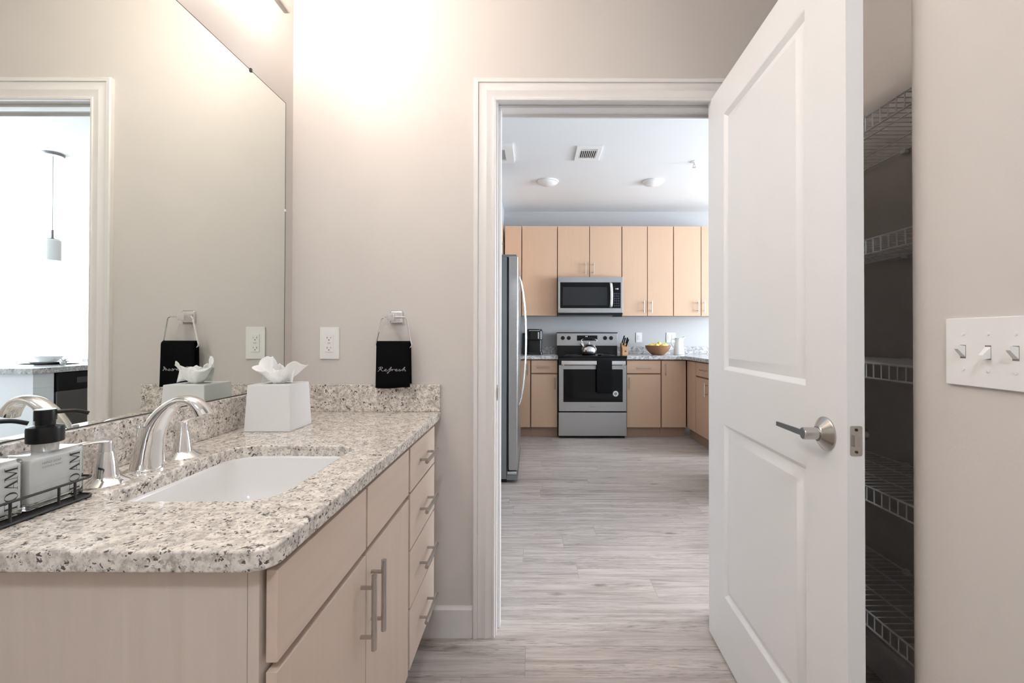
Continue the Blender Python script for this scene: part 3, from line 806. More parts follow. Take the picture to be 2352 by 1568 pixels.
# handwriting-like word, drawn stroke by stroke
STR = [
 [(.10,.95),(.22,1.15),(.45,1.22),(.62,1.08),(.52,.82),(.28,.72),(.20,.74)], [(.38,1.20),(.28,.80),(.14,.30),(.0,.12)], [(.28,.74),(.42,.50),(.56,.22),(.74,.22),(.86,.34)],
 [(.86,.34),(1.06,.50),(1.10,.66),(.98,.68),(.88,.46),(.94,.22),(1.10,.20),(1.30,.38)],
 [(1.30,.38),(1.52,.80),(1.66,1.18),(1.74,1.14),(1.62,.76),(1.44,.10),(1.30,-.36),(1.20,-.34),(1.26,-.10),(1.50,.16),(1.74,.44)], [(1.38,.62),(1.78,.66)],
 [(1.74,.44),(1.86,.66),(1.84,.42),(1.80,.22)], [(1.84,.42),(1.98,.62),(2.12,.66)],
 [(2.12,.66),(2.20,.42),(2.40,.50),(2.44,.66),(2.32,.68),(2.22,.44),(2.30,.22),(2.46,.22),(2.62,.44)],
 [(2.62,.44),(2.80,.68),(2.82,.48),(2.80,.26),(2.66,.20)], [(2.80,.22),(2.96,.34),(3.06,.50)],
 [(3.06,.50),(3.28,.92),(3.40,1.20),(3.46,1.12),(3.30,.66),(3.14,.20)], [(3.18,.36),(3.36,.62),(3.48,.60),(3.44,.36),(3.46,.22),(3.60,.32)],
]
b = MB()
for st in STR:
    pp = smooth_path([(-.567+u*.0288, yr-.0167-.0008*math.sin(u*2), 1.000+v*.0145) for u, v in st], 5)
    b.tube(pp, .00075, 6)
b.build('embroidered_word', THREAD, tw)

# ---------------------------------------------------------------- switch plate on the right wall
sw = thing('light_switch', 'white three-gang toggle switch plate on the right wall', 'light switch', (XR, .73, 1.107))
MB().box(XR-.0065, XR, .634, .806, 1.0485, 1.1645, .0022).build('cover_plate', WHITE, sw)
for i, (y, up) in enumerate(((.773, 1), (.7305, -1), (.6885, 1))):
    MB().box(XR-.0069, XR-.006, y-.0050, y+.0050, 1.107-.0115, 1.107+.0115, .0003).build('toggle_slot', mat('switch slot', (.22,.21,.20), .6), sw)
    b = MB(); z = 1.107+up*.0005
    V = [(XR-.0068, y-.0046, z-.0095), (XR-.0068, y+.0046, z-.0095), (XR-.0068, y+.0046, z+.0095), (XR-.0068, y-.0046, z+.0095)]
    zt = z+up*.0075
    V += [(XR-.019, y-.0034, zt-.0034), (XR-.019, y+.0034, zt-.0034), (XR-.019, y+.0034, zt+.0034), (XR-.019, y-.0034, zt+.0034)]
    b.raw(V, [(0,1,2,3), (7,6,5,4), (0,4,5,1), (1,5,6,2), (2,6,7,3), (3,7,4,0)]); bmesh.ops.recalc_face_normals(b.bm, faces=b.bm.faces)
    b.build('toggle', WHITE, sw)
    for z in (1.107+.030, 1.107-.030):
        MB().lathe((XR-.0064, y, z), [(.003, 0), (.003, -.001), (.001, -.0013)], 12, axis=0).build('screw', WHITE, sw)

# ================================================================ KITCHEN SHELL
KB = 5.66
struct(MB().box(-1.1, 3.0, KB, KB+.12, 0, CEIL), 'wall_kitchen_back', KWALL, 'daylight-greyed kitchen wall behind the range', 'wall')
b = MB().box(3.0, 7.3, KB, KB+.12, 0, .25); b.box(3.0, 7.3, KB, KB+.12, 2.5, CEIL); b.box(3.0, 3.2, KB, KB+.12, .25, 2.5); b.box(6.5, 7.3, KB, KB+.12, .25, 2.5)
struct(b, 'wall_living_back', KWALL, 'pale living area wall around the wide window', 'wall')
b = MB().box(6.9, 7.02, YW+WT, KB, 0, .25); b.box(6.9, 7.02, YW+WT, KB, 2.5, CEIL); b.box(6.9, 7.02, YW+WT, 1.9, .25, 2.5); b.box(6.9, 7.02, 4.1, KB, .25, 2.5)
struct(b, 'wall_living_side', KWALL, 'pale living area wall around the side window', 'wall')
struct(MB().box(-1.1, -.98, YW+WT, KB, 0, CEIL), 'wall_kitchen_left', KWALL, 'kitchen wall behind the fridge', 'wall')
def window(n, x0, x1, y0, y1, axis, label):
    b = MB(); z0, z1 = .25, 2.5
    if axis == 0:
        for x in (x0, (2*x0+x1)/3-.02, (x0+2*x1)/3-.02, x1-.04): b.box(x, x+.04, y0, y1, z0, z1)
        b.box(x0, x1, y0+.002, y1-.002, z0, z0+.04); b.box(x0, x1, y0+.002, y1-.002, z1-.04, z1)
        g = MB().box(x0+.03, x1-.03, (y0+y1)/2-.003, (y0+y1)/2+.003, z0+.03, z1-.03)
    else:
        for y in (y0, (2*y0+y1)/3-.02, (y0+2*y1)/3-.02, y1-.04): b.box(x0, x1, y, y+.04, z0, z1)
        b.box(x0+.002, x1-.002, y0, y1, z0, z0+.04); b.box(x0+.002, x1-.002, y0, y1, z1-.04, z1)
        g = MB().box((x0+x1)/2-.003, (x0+x1)/2+.003, y0+.03, y1-.03, z0+.03, z1-.03)
    f = struct(b, n, TRIM, label, 'window'); g.build('pane', PANE, f)
window('window_1', 3.2, 6.5, KB+.03, KB+.08, 0, 'wide white framed window in the living area, bright with daylight')
window('window_2', 6.93, 6.98, 1.9, 4.1, 1, 'white framed side window of the living area')
# bulkhead over the left cabinets
struct(MB().box(-.98, -.362, 4.40, KB, 2.441, CEIL), 'wall_bulkhead', KWALL, 'pale bulkhead above the left kitchen cabinets', 'wall')
baseboard('baseboard_kitchen', 0, YW+WT, 1, JR+.10, 6.9, 'white baseboard on the near kitchen wall')

# ================================================================ KITCHEN CABINETS
def bar_handle(b, p, q, out, r=.0055):
    """bar between p and q (points on the door face), standing off by vector out"""
    p, q, out = Vector(p), Vector(q), Vector(out); d = (q-p).normalized()
    b.rod(p+out, q+out, r, 10)
    L = (q-p).length
    for s_ in (.18, .82): b.rod(p+d*L*s_, p+d*L*s_+out, r*.75, 8)
    return b
OUTY = (0, -.032, 0)
GRP_U = 'maple wall cabinets above the kitchen counter'
def wall_cab(x0, x1, z0, z1, splits, handles, label, yf=5.34):
    t = thing('wall_cabinet', label, 'cabinet', ((x0+x1)/2, KB-.16, z0), GRP_U)
    MB().box(x0+.0015, x1-.0015, yf+.022, KB-.001, z0+.004, z1-.002).build('carcass', MAPLED, t)
    xs = [x0]+splits+[x1]
    for i in range(len(xs)-1):
        d = MB().box(xs[i]+.004, xs[i+1]-.004, yf, yf+.019, z0, z1, .001).build('door', KMAPLE, t)
        h = handles[i]
        if h is not None: bar_handle(MB(), (h, yf, z0+.035), (h, yf, z0+.180), OUTY).build('handle', NICKEL, d)
    return t
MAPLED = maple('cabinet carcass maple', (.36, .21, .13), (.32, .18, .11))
ZU0, ZU1 = 1.375, 2.439
wall_cab(-.335, -.132, ZU0, ZU1, [], [None], 'narrow maple filler cabinet in the corner above the fridge side')
wall_cab(-.130, .292, ZU0, ZU1, [], [-.095], 'single-door maple wall cabinet above the coffee maker')
wall_cab(.294, 1.057, 1.827, ZU1, [.674], [.625, .722], 'short two-door maple wall cabinet above the microwave')
wall_cab(1.059, 1.671, ZU0, ZU1, [1.362], [1.315, 1.377+.03], 'two-door maple wall cabinet just right of the microwave')
wall_cab(1.673, 2.345, ZU0, ZU1, [2.000], [1.958, 2.030], 'maple wall cabinet above the white pitcher, partly hidden by the open door')
# left run, end on
t = thing('wall_cabinet', 'maple wall cabinet on the left wall behind the fridge, seen edge on', 'cabinet', (-.66, 4.85, ZU0), GRP_U)
MB().box(-.979, -.376, 4.40, 5.655, ZU0, ZU1).build('carcass', MAPLED, t)
d = MB().box(-.372, -.353, 4.885, 5.335, ZU0, ZU1, .001).build('door', KMAPLE, t)
d = MB().box(-.372, -.353, 4.405, 4.877, ZU0, ZU1, .001).build('door', KMAPLE, t)
bar_handle(MB(), (-.353, 4.83, 1.99), (-.353, 4.83, 2.15), (.030, 0, 0)).build('handle', NICKEL, d)

GRP_B = 'maple base cabinets under the kitchen counter'
YB = 5.04
def base_cab(x0, x1, drawer, hd, hv, label, yf=YB):
    t = thing('base_cabinet', label, 'cabinet', ((x0+x1)/2, KB-.3, 0), GRP_B)
    b = MB().box(x0+.001, x1-.001, yf+.021, KB-.001, .10, .874); b.build('carcass', MAPLED, t)
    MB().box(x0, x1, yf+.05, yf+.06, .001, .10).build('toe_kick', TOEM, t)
    g = .006
    if drawer:
        d = MB().box(x0+g, x1-g, yf, yf+.019, .720, .860, .001).build('drawer', KMAPLEH, t)
        bar_handle(MB(), (hd[0], yf, .785), (hd[1], yf, .785), OUTY, .005).build('handle', NICKEL, d)
        zt = .704
    else: zt = .860
    d = MB().box(x0+g, x1-g, yf, yf+.019, .115, zt, .001).build('door', KMAPLE, t)
    bar_handle(MB(), (hv, yf, zt-.165), (hv, yf, zt-.030), OUTY, .005).build('handle', NICKEL, d)
    return t
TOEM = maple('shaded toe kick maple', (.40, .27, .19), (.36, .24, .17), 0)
base_cab(-.36, -.022, False, None, -.052, 'maple base cabinet half hidden behind the fridge')
base_cab(-.020, .281, True, (.047, .200), .250, 'maple base cabinet with drawer just left of the range')
base_cab(1.050, 1.438, True, (1.155, 1.318), 1.074, 'maple base cabinet with drawer just right of the range')
base_cab(1.440, 1.722, False, None, 1.482, 'tall-door maple base cabinet in the right corner')
# right run (faces left)
t = thing('base_cabinet', 'maple base cabinet turning the right corner, facing the fridge', 'cabinet', (2.03, 4.6, 0), GRP_B)
XS = 1.728
MB().box(XS+.021, 2.34, 4.22, KB-.001, .10, .874).build('carcass', MAPLED, t)
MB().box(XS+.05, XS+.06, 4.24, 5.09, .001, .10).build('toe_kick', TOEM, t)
MB().box(XS, XS+.019, 4.775, YB-.002, .115, .860, .001).build('filler_panel', KMAPLE, t)
d = MB().box(XS, XS+.019, 4.245, 4.767, .720, .860, .001).build('drawer', KMAPLEH, t)
bar_handle(MB(), (XS, 4.43, .79), (XS, 4.58, .79), (-.032, 0, 0), .005).build('handle', NICKEL, d)
d = MB().box(XS, XS+.019, 4.245, 4.767, .115, .704, .001).build('door', KMAPLE, t)
bar_handle(MB(), (XS, 4.445, .535), (XS, 4.445, .672), (-.032, 0, 0), .005).build('handle', NICKEL, d)

# counters
KT0, KT1 = .8745, .913
b = MB().box(-.36, .284, 5.005, KB-.001, KT0, KT1, .003); c1 = b.build('kitchen_countertop', KGRAN); tag(c1, 'grey granite counter under the coffee maker, left of the range', 'countertop')
MB().box(-.36, .284, KB-.021, KB-.0005, KT1, 1.003, .002).build('backsplash', KGRAN, c1)
b = MB(); b.add(slab([(1.048, 5.005), (1.60, 5.005), (1.655, 4.985), (1.695, 4.93), (1.695, 4.20), (2.38, 4.20), (2.38, KB-.001), (1.048, KB-.001)], None, KT0, KT1, .003))
c2 = b.build('kitchen_countertop', KGRAN); tag(c2, 'grey granite corner counter under the fruit bowl, right of the range', 'countertop')
MB().box(1.048, 2.38, KB-.021, KB-.0005, KT1, 1.003, .002).build('backsplash', KGRAN, c2)

# ================================================================ RANGE
rg = thing('kitchen_range', 'freestanding stainless electric range with black glass oven door', 'oven', (.665, 5.3, 0))
RX0, RX1, RF = .2875, 1.0435, 4.984
MB().box(RX0, RX1, RF+.045, 5.645, .02, .895).build('body', BLACK, rg)
b = MB().box(RX0-.003, RX1+.003, RF-.005, 5.55, .893, .916, .004); b.build('cooktop', BGLASS, rg)
b = MB()
for x, y, r in ((.47, 5.40, .08), (.86, 5.40, .09), (.47, 5.15, .10), (.86, 5.15, .08)): b.lathe((x, y, .9161), [(r, 0), (r, .0004), (r-.004, .0004), (r-.004, 0)], 36)
b.build('burner_ring', mat('burner marking', (.16,.16,.16), .3), rg)
dr = MB().box(RX0+.003, RX1-.003, RF, RF+.045, .302, .812, .004)
od = dr.build('oven_door', STEEL, rg)
MB().box(.341, .998, RF-.0015, RF+.01, .404, .767, .002).build('window', BGLASS, od)
b = MB().box(RX0+.028, RX1-.022, RF-.052, RF-.030, .818, .862, .005)
for x in (RX0+.05, RX1-.045): b.box(x-.012, x+.012, RF-.035, RF+.002, .826, .852, .002)
b.box(RX0+.003, RX1-.003, RF-.001, RF+.04, .815, .893)
hh = MB().box(RX0+.028, RX1-.022, RF-.052, RF-.030, .818, .862, .005)
for x in (RX0+.05, RX1-.045): hh.box(x-.012, x+.012, RF-.035, RF+.002, .808, .852, .002)
hh.build('handle', SILVER, od)
MB().box(RX0+.001, RX1-.001, RF+.004, RF+.044, .816, .893, .002).build('front_trim', BLACK, rg)
MB().box(RX0+.001, RX1-.001, RF+.002, RF+.045, .030, .288, .004).build('storage_drawer', STEEL, rg)
MB().box(RX0+.02, RX1-.02, RF+.03, RF+.05, .001, .03).build('kick_plate', BLACK, rg)
b = MB().lathe((.919, RF-.0022, .497), [(.031, 0), (.031, -.0006), (.018, -.0006), (.018, 0)], 32, axis=1); b.build('round_sticker', WHITE, od)
MB().lathe((.919, RF-.0022, .497), [(.016, 0), (.012, -.0008), (.001, -.0008)], 20, axis=1).build('sticker_emblem', mat('sticker grey', (.3,.3,.32), .5), od)
small_text('Whirlpool', lambda u, v: (.627+u, RF-.0006, .346+v), .016).build('lettering', INKG, od)
b = MB().prism([(5.50, .916), (5.50, 1.012), (5.515, 1.012), (5.515, .916)], 0, .296, 1.036)
b = MB().box(.298, 1.034, 5.505, 5.60, .914, 1.18); b.build('back_guard', BLACK, rg)
MB().box(.294, 1.037, 5.493, 5.607, 1.168, 1.180, .003).build('guard_cap', BLACK, rg)
cp = MB().box(.296, 1.036, 5.498, 5.506, 1.016, 1.168, .002).build('control_panel', STEEL, rg)
MB().box(.541, .791, 5.4955, 5.499, 1.078, 1.142, .001).build('display', BGLASS, cp)
small_text('11:02', lambda u, v: (.640+u, 5.4948, 1.124+v), .014).build('clock_digits', emis('lit digits', (.85,.95,1), 1.2), cp)
for x in (.369, .442, .885, .958):
    MB().lathe((x, 5.498, 1.110), [(.025, 0), (.0245, -.006), (.021, -.020), (.019, -.022), (.001, -.022)], 26, axis=1).build('knob', BLACK, cp)
# towel on oven handle
tk = thing('kitchen_towel', 'black towel folded over the oven door handle', 'towel', (.787, RF-.04, .507))
towel(.7035, .8695, RF-.041, .872, .507, .60, .0155, KTOWEL, tk, wav=.001, flare=.0)
# kettle and spoon rest
kt = thing('tea_kettle', 'round polished steel tea kettle on the cooktop', 'kettle', (.66, 5.36, .917))
KX, KY = .672, 5.36
MB().lathe((KX, KY, .917), [(.062, 0), (.085, .006), (.096, .030), (.094, .060), (.076, .092), (.048, .112), (.030, .118)], 40).build('body', SILVER, kt)
b = MB().lathe((KX, KY, 1.035), [(.030, -.002), (.026, .006), (.010, .010), (.008, .014), (.012, .02), (.010, .026), (.001, .028)], 28); b.build('lid', SILVER, kt)
MB().tube(smooth_path([(KX-.055, KY, .995), (KX-.078, KY, 1.02), (KX-.098, KY, 1.048)], 4), 0, 14, rs=[.016-.0007*i for i in range(9)]).build('spout', SILVER, kt)
hd = MB()
hd.tube(smooth_path([(KX-.054, KY, .998), (KX-.075, KY, 1.040), (KX-.092, KY, 1.078), (KX-.086, KY, 1.092), (KX-.062, KY, 1.098)], 4), .0058, 10)
hd.tube(smooth_path([(KX+.058, KY, 1.000), (KX+.078, KY, 1.040), (KX+.092, KY, 1.078), (KX+.086, KY, 1.092), (KX+.062, KY, 1.098)], 4), .0058, 10)
hb = hd.build('handle', SILVER, kt)
MB().tube(smooth_path([(KX-.070, KY, 1.096), (KX-.03, KY, 1.106), (KX+.03, KY, 1.106), (KX+.070, KY, 1.096)], 4), .0105, 12).build('grip', BLACK, hb)
sr = MB().lathe((.775, 5.17, .9166), [(.022, 0), (.04, .004), (.05, .010), (.046, .0095), (.036, .0055), (.001, .003)], 28, squash=(1, .8)); sr.box(.72, .745, 5.165, 5.175, .9168, .919)
tag(sr.build('spoon_rest', SILVER), 'small steel spoon rest on the cooktop in front of the kettle', 'spoon rest')

# ================================================================ MICROWAVE
mw = thing('microwave', 'stainless over-the-range microwave with black glass door', 'microwave', (.667, 5.4, 1.385))
MX0, MX1, MF = .2945, 1.0525, 5.24
MB().box(MX0, MX1, MF+.03, KB-.005, 1.388, 1.824).build('body', BLACK, mw)
fp = MB().box(MX0, MX1, MF, MF+.03, 1.404, 1.822, .004).build('front_panel', STEEL, mw)
MB().box(.320, 1.026, MF-.0015, MF+.01, 1.458, 1.760, .002).build('door_glass', BGLASS, fp)
MB().box(.352, .868, MF-.0022, MF, 1.492, 1.704, .001).build('window_screen', mat('microwave window mesh', (.022,.024,.026), .12, spec=.3), fp)
b = MB().tube(smooth_path([(.905, MF-.002, 1.748), (.910, MF-.026, 1.735), (.914, MF-.036, 1.61), (.910, MF-.026, 1.485), (.905, MF-.002, 1.472)], 6), 0, 14, rs=[(.016, .007)]*25); b.build('handle', SILVER, fp)
small_text('11:02', lambda u, v: (.962+u, MF-.0024, 1.678+v), .017).build('clock_digits', emis('lit digits 2', (.85,.95,1), 1.5), fp)
b = MB()
for r in range(6):
    for c_ in range(3): b.box(.945+c_*.024, .962+c_*.024, MF-.0021, MF-.0014, 1.480+r*.028, 1.496+r*.028)
b.build('keypad', mat('keypad print', (.035,.037,.045), .25), fp)
b = MB().box(MX0+.01, MX1-.01, MF+.005, KB-.03, 1.374, 1.390, .002); b.box(.94, 1.045, MF+.008, MF+.10, 1.360, 1.376, .003); b.build('vent_underside', BLACK, mw)

# ================================================================ FRIDGE
fg = thing('refrigerator', 'tall stainless side-by-side refrigerator seen from its side', 'refrigerator', (-.55, 3.92, 0))
FY0, FY1 = 3.475, 4.385
SIDE = mat('grey painted fridge side', (.21, .225, .235), .4, .3)
MB().box(-.93, -.200, FY0, FY1, .03, 1.742, .004).build('body', SIDE, fg)
MB().box(-.90, -.20, FY0+.02, FY1-.02, .001, .035).build('base_grille', BLACK, fg)
MB().box(-.202, -.186, FY0+.006, FY1-.006, .09, 1.735).build('door_gasket', BLACK, fg)
fm = (FY0+FY1)/2-.04
for y0, y1, hy in ((FY0, fm-.003, fm-.045), (fm+.003, FY1, fm+.045)):
    d = MB().box(-.186, -.114, y0, y1, .095, 1.752, .010, 3).build('door', STEEL, fg)
    pts = smooth_path([(-.116, hy, .545), (-.090, hy, .62), (-.064, hy, .85), (-.056, hy, 1.10), (-.064, hy, 1.35), (-.090, hy, 1.56), (-.116, hy, 1.64)], 5)
    MB().tube(pts, 0, 12, rs=[(.012, .008)]*len(pts)).build('handle', SILVER, d)
b = MB().box(-.29, -.125, FY0+.01, FY0+.07, 1.742, 1.765, .004); b.box(-.29, -.125, FY1-.07, FY1-.01, 1.742, 1.765, .004); b.build('hinge_cover', SIDE, fg)
b = MB().box(-.195, -.120, FY0+.004, FY0+.05, .062, .088, .006); b.build('bottom_hinge', SILVER, fg)
b = MB().box(-.200, -.112, FY0+.006, FY1-.006, .020, .060, .004); b.build('kick_grille', SIDE, fg)

# ================================================================ COUNTER THINGS
cm_ = thing('coffee_maker', 'black single-cup coffee maker on the left kitchen counter', 'coffee maker', (.03, 5.42, KT1))
CX0, CX1 = -.075, .120
b = MB().prism(round_rect(CX0, CX1, 5.30, 5.56, .035), 2, KT1+.001, KT1+.030, .004); b.build('drip_base', BLACK, cm_)
MB().prism(round_rect(CX0+.01, CX1-.01, 5.42, 5.56, .03), 2, KT1+.03, 1.19).build('column', BLACK, cm_)
hd_ = MB().prism(round_rect(CX0, CX1, 5.30, 5.56, .05), 2, 1.085, 1.200, .010, 3).build('brew_head', BLACK, cm_)
MB().prism(round_rect(CX0+.01, CX1-.01, 5.31, 5.55, .05), 2, 1.200, 1.216, .006, 3).build('lid', BLACK, cm_)
MB().tube(smooth_path([(CX0+.035, 5.305, 1.196), (CX0+.06, 5.294, 1.197), (CX1-.06, 5.294, 1.197), (CX1-.035, 5.305, 1.196)], 4), .005, 8).build('lid_handle', SILVER, cm_)
MB().box(CX1-.060, CX1-.045, 5.296, 5.302, 1.10, 1.18, .002).build('chrome_strip', SILVER, cm_)
MB().box(CX0-.05, CX0-.004, 5.36, 5.54, KT1+.001, 1.17, .012, 3).build('water_tank', mat('smoked tank plastic', (.03,.035,.04), .1, Transmission_Weight=.4), cm_)
# knife block
kb = thing('knife_block', 'small light wood knife block right of the range', 'knife block', (1.10, 5.40, KT1))
pts = [(5.33, KT1+.001), (5.47, KT1+.001), (5.47, 1.05), (5.41, 1.05), (5.33, .985)]
MB().prism(pts, 0, 1.062, 1.132, .003).build('block', BLOCK, kb)
MB().lathe((1.10, 5.3295, .955), [(.011, 0), (.011, -.0008), (.001, -.0008)], 16, axis=1).build('emblem', mat('burnt wood mark', (.12,.06,.03), .7), kb)
for i, (x, y, L, lean) in enumerate(((1.075, 5.44, .11, .25), (1.085, 5.39, .095, .20), (1.112, 5.37, .095, .28), (1.118, 5.42, .085, .24))):
    z = 1.045 if y > 5.40 else .985+(y-5.33)*.8
    d = Vector((lean, -.35, 1)).normalized(); p = Vector((x, y, z-.012))
    kn = thing('kitchen_knife', ('tallest black-handled knife, left rear of the knife block', 'black-handled knife standing second from left in the block', 'black-handled knife leaning at the right front of the block', 'shortest black-handled knife at the right rear of the block')[i], 'knife', tuple(p), 'black-handled knives in the block')
    MB().tube([p+d*.008, p+d*.02, p+d*(L*.6), p+d*L, p+d*(L+.006)], 0, 10, rs=[(.009, .007), (.0105, .008), (.009, .007), (.0115, .0085), (.008, .006)]).build('handle', BLACK, kn)
    MB().tube([p-d*.02, p+d*.010], .004, 6).build('bolster', SILVER, kn)
# fruit bowl with lemons
fb = thing('fruit_bowl', 'turned brown wooden bowl holding lemons on the right counter', 'bowl', (1.492, 5.36, KT1))
BX, BY = 1.490, 5.36
b = MB().lathe((BX, BY, KT1+.001), [(.055, 0), (.075, .004), (.115, .040), (.140, .080), (.148, .110), (.143, .110), (.130, .078), (.100, .040), (.05, .014), (.001, .012)], 44); b.build('bowl', BWOOD, fb)
lem = [(-.085, -.03, .105, 0), (-.03, -.075, .108, 1), (.04, -.06, .104, 2), (.088, -.01, .108, .5), (-.045, .03, .112, 2.5), (.02, .01, .128, 1.3), (.055, .06, .107, .2), (-.01, .085, .104, 1.9), (0, -.02, .075, .7)]
w_l = ['lemon at the left rim of the wooden bowl', 'lemon at the front left of the wooden bowl', 'lemon at the front right of the wooden bowl', 'lemon at the right rim of the wooden bowl', 'lemon left of the topmost one in the bowl', 'topmost lemon of the pile in the bowl', 'lemon at the back right of the bowl', 'lemon at the very back of the bowl', 'lemon buried in the middle of the bowl']
for i, (dx, dy, dz, a) in enumerate(lem):
    R = Matrix.Rotation(a, 3, 'Z')
    b = MB().ball((0,0,0), .034, .027, .027, 3, R)
    for v in b.bm.verts:
        q = R.transposed() @ v.co
        if abs(q.x) > .028: q.x *= 1.10
        v.co = R @ q + Vector((BX+dx, BY+dy, KT1+dz))
    tag(b.build('lemon', LEMON, None, 60), w_l[i], 'lemon', 'lemons in the wooden bowl')
# pitcher
pt = thing('pitcher', 'tall white ceramic pitcher on the right kitchen counter', 'pitcher', (1.745, 5.38, KT1))
PX, PY = 1.748, 5.38
def pitcher():
    t = bmesh.new(); n = 36; prof = [(.060, 0), (.064, .004), (.062, .05), (.054, .11), (.046, .155), (.046, .180), (.050, .200), (.046, .199), (.042, .178), (.042, .155), (.048, .11), (.05, .02), (.001, .015)]
    rings = []
    for j, (r, h) in enumerate(prof):
        ring = []
        for k in range(n):
            a = 2*PI*k/n; f = max(0, math.cos(a))**6
            up = max(0, (h-.150)/.05)
            rr = r + .030*f*up*(1 if r > .02 else 0); hh = h + .020*f*up
            ring.append(t.verts.new((PX+rr*math.cos(a), PY+rr*math.sin(a), KT1+.001+hh)))
        rings.append(ring)
    for A_, B_ in zip(rings, rings[1:]):
        for k in range(n): t.faces.new((A_[k], A_[(k+1) % n], B_[(k+1) % n], B_[k]))
    t.faces.new(rings[0][::-1]); return t
b = MB(); b.add(pitcher()); b.build('body', CERAM, pt, 60)
MB().tube(smooth_path([(PX-.044, PY, KT1+.178), (PX-.080, PY, KT1+.185), (PX-.088, PY, KT1+.15), (PX-.070, PY, KT1+.10), (PX-.054, PY, KT1+.075)], 5), .007, 12).build('handle', CERAM, pt)
outlet(1.336, KB-.0005, 1.118, 'wall_outlet', 'small white outlet plate between knife block and fruit bowl', -1)
outlet(1.738, KB-.0005, 1.118, 'wall_outlet', 'double white outlet plate behind the white pitcher', -1, True)

# ================================================================ CEILING FITTINGS
for x, y, lb in ((.155, 4.55, 'white disc ceiling light on the left, above the range'), (1.213, 4.55, 'white disc ceiling light on the right of the kitchen')):
    t = thing('ceiling_light', lb, 'ceiling light', (x, y, CEIL), 'disc lights on the kitchen ceiling')
    MB().lathe((x, y, CEIL), [(.105, 0), (.105, -.012), (.098, -.016)], 40).build('rim', LENS, t)
    MB().lathe((x, y, CEIL), [(.097, -.014), (.08, -.030), (.045, -.040), (.001, -.042)], 40).build('lens', LENS, t)
vt = thing('ceiling_vent', 'white slotted air vent in the kitchen ceiling', 'vent', (.47, 3.85, CEIL))
b = MB()
frame_boxes(b, .365, .575, 3.70, 4.00, .033, .033, .04, .07, CEIL-.012, CEIL-.0005)
b.build('frame', WHITE, vt)
MB().box(.396, .545, 3.735, 3.935, CEIL-.002, CEIL-.0005).build('duct_opening', DARK, vt)
b = MB()
for k in range(9): b.box(.402+k*.0165, .4065+k*.0165, 3.77, 3.93, CEIL-.011, CEIL-.002)
b.box(.396, .545, 3.762, 3.772, CEIL-.011, CEIL-.002); b.build('louvre', WHITE, vt)
t = thing('ceiling_register', 'white square ceiling register at the upper left of the doorway view', 'vent', (-.35, 3.84, CEIL))
b = MB()
frame_boxes(b, -.58, -.165, 3.65, 4.02, .05, .07, .08, .06, CEIL-.022, CEIL-.0005)
b.build('frame', WHITE, t)
MB().box(-.535, -.23, 3.725, 3.965, CEIL-.008, CEIL-.0005).build('filter_panel', mat('grey register filter', (.62,.63,.65), .7), t)
t = thing('fire_sprinkler', 'small chrome fire sprinkler head on the kitchen ceiling', 'sprinkler', (1.447, 4.03, CEIL))
MB().lathe((1.447, 4.03, CEIL), [(.032, 0), (.030, -.006), (.012, -.008)], 24).build('escutcheon', WHITE, t)
b = MB().rod((1.447, 4.03, CEIL), (1.447, 4.03, CEIL-.03), .007); b.rod((1.437, 4.03, CEIL-.028), (1.437, 4.03, CEIL-.05), .002); b.rod((1.457, 4.03, CEIL-.028), (1.457, 4.03, CEIL-.05), .002)
b.lathe((1.447, 4.03, CEIL-.052), [(.016, 0), (.016, .002), (.001, .002)], 16); b.build('nozzle', SILVER, t)

# ================================================================ ISLAND (seen in the mirror)
il = thing('kitchen_island', 'white kitchen island with granite top seen in the mirror', 'kitchen island', (2.3, 3.33, 0))
IX, IY = 1.490, 2.985
b = MB().box(IX, IX+1.75, IY, IY+.02, .001, .874); b.box(IX+.0, IX+1.75, 3.680, 3.700, .001, .874); b.box(IX+1.73, IX+1.75, IY+.02, 3.680, .001, .874)
b.box(IX, IX+.02, IY+.02, 3.115, .001, .874); b.box(IX+.62, IX+.64, IY+.02, 3.680, .001, .874)
b.build('body', ISL, il)
MB().box(IX-.004, IX, IY-.004, 3.105, .78, .874, .001).build('apron', ISL, il)
ic = MB().box(1.462, 3.27, 2.955, 3.705, KT0, KT1, .003); tag(ic.build('island_countertop', KGRAN), 'grey granite island top laid with plates, seen in the mirror', 'countertop')
dw = thing('dishwasher', 'stainless dishwasher with black control strip in the island, seen in the mirror', 'dishwasher', (1.78, 3.4, 0))
MB().box(IX+.02, IX+.58, 3.125, 3.675, .10, .868).build('body', BLACK, dw)
MB().box(IX+.06, IX+.075, 3.125, 3.675, .001, .10).build('kick_plate', BLACK, dw)
d = MB().box(IX-.012, IX+.018, 3.123, 3.677, .10, .742, .004).build('door', mat('dark brushed steel', (.20,.195,.19), .35, .9), dw)
MB().box(IX-.022, IX+.018, 3.123, 3.677, .745, .868, .004).build('control_strip', BLACK, dw)
MB().box(IX-.0235, IX-.0215, 3.25, 3.52, .79, .83, .0005).build('button_row', mat('control print', (.06,.06,.06), .3), dw)
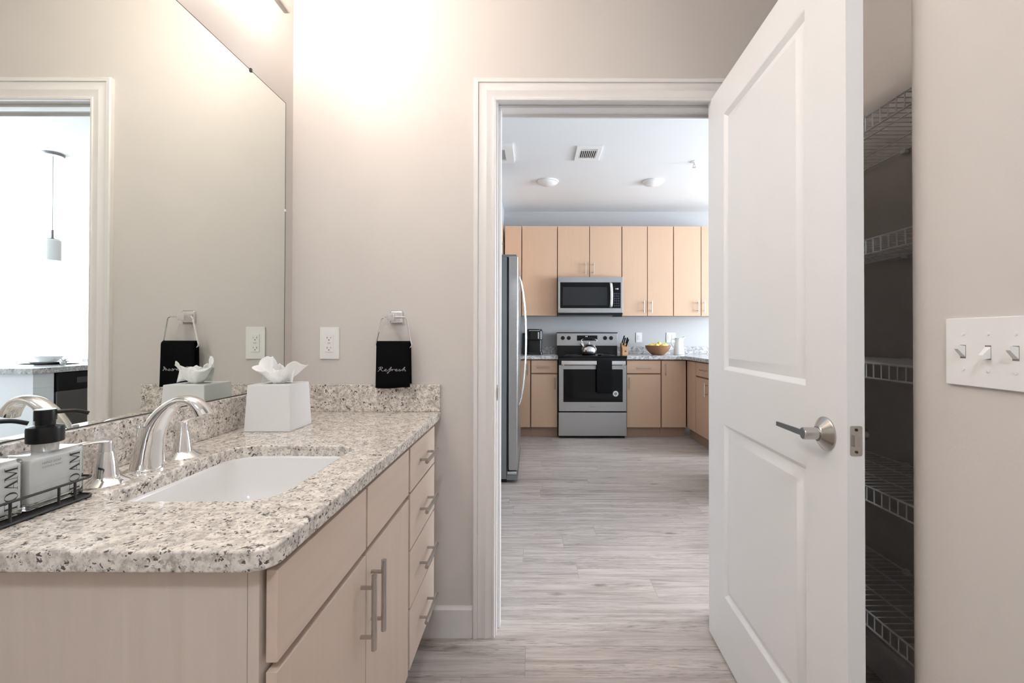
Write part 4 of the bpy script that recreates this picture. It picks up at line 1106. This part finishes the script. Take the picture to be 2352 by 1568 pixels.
# place settings
for i, (x, y, lb, lb2, lb3) in enumerate(((1.86, 3.42, 'white dinner plate on the island, nearer the dishwasher', 'white bowl stacked on the nearer island plate', 'black napkin under the nearer island plate'),
                               (2.50, 3.42, 'white dinner plate on the island, farther from the dishwasher', 'white bowl stacked on the farther island plate', 'black napkin under the farther island plate'))):
    tag(MB().lathe((x, y, KT1+.0045), [(.07, 0), (.075, .003), (.135, .016), (.138, .019), (.133, .018), (.07, .006), (.001, .006)], 40).build('dinner_plate', CERAM), lb, 'plate', 'plates set on the island')
    tag(MB().lathe((x, y, KT1+.012), [(.04, 0), (.045, .002), (.085, .042), (.088, .047), (.083, .044), (.04, .008), (.001, .007)], 36).build('cereal_bowl', CERAM), lb2, 'bowl', 'bowls set on the island')
    tag(MB().box(x-.19, x+.17, y-.055, y+.055, KT1+.0006, KT1+.0042, .001).build('napkin', KTOWEL), lb3, 'napkin', 'napkins set on the island')
rnd = random.Random(3)
for x, y, lb in ((1.62, 3.30, 'clear spiky star ornament beside the nearer plate'), (2.17, 3.30, 'clear spiky star ornament between the two plates')):
    b = MB()
    for k in range(15):
        a = rnd.uniform(0, 2*PI); e = rnd.uniform(-.1, 1.0); L = rnd.uniform(.04, .065)
        c = Vector((x, y, KT1+.026)); d = Vector((math.cos(a)*math.cos(e), math.sin(a)*math.cos(e), math.sin(e)))
        b.tube([c, c+d*L], 0, 6, rs=[.004, .001])
    b.ball((x, y, KT1+.021), .020, .020, .020, 2)
    tag(b.build('star_ornament', SILVER), lb, 'ornament', 'star ornaments on the island')
# pendant
px, py = 2.33, 3.88
DSTEEL = mat('darker satin nickel', (.30, .30, .31), .4, .8)
pn = thing('pendant_lamp', 'pendant lamp with white cylinder shade above the island, seen in the mirror', 'pendant lamp', (px, py, CEIL))
MB().lathe((px, py, CEIL), [(.075, 0), (.075, -.012), (.068, -.022), (.008, -.026)], 32).build('canopy', DSTEEL, pn)
MB().rod((px, py, CEIL-.02), (px, py, 2.03), .0022, 8).build('cord', DSTEEL, pn)
MB().lathe((px, py, 1.955), [(.045, 0), (.045, .006), (.012, .012), (.009, .02), (.008, .085), (.001, .087)], 24).build('cap', DSTEEL, pn)
MB().lathe((px, py, 1.775), [(.054, 0), (.057, .003), (.057, .172), (.05, .18), (.044, .182)], 32).build('shade', OPAL, pn)
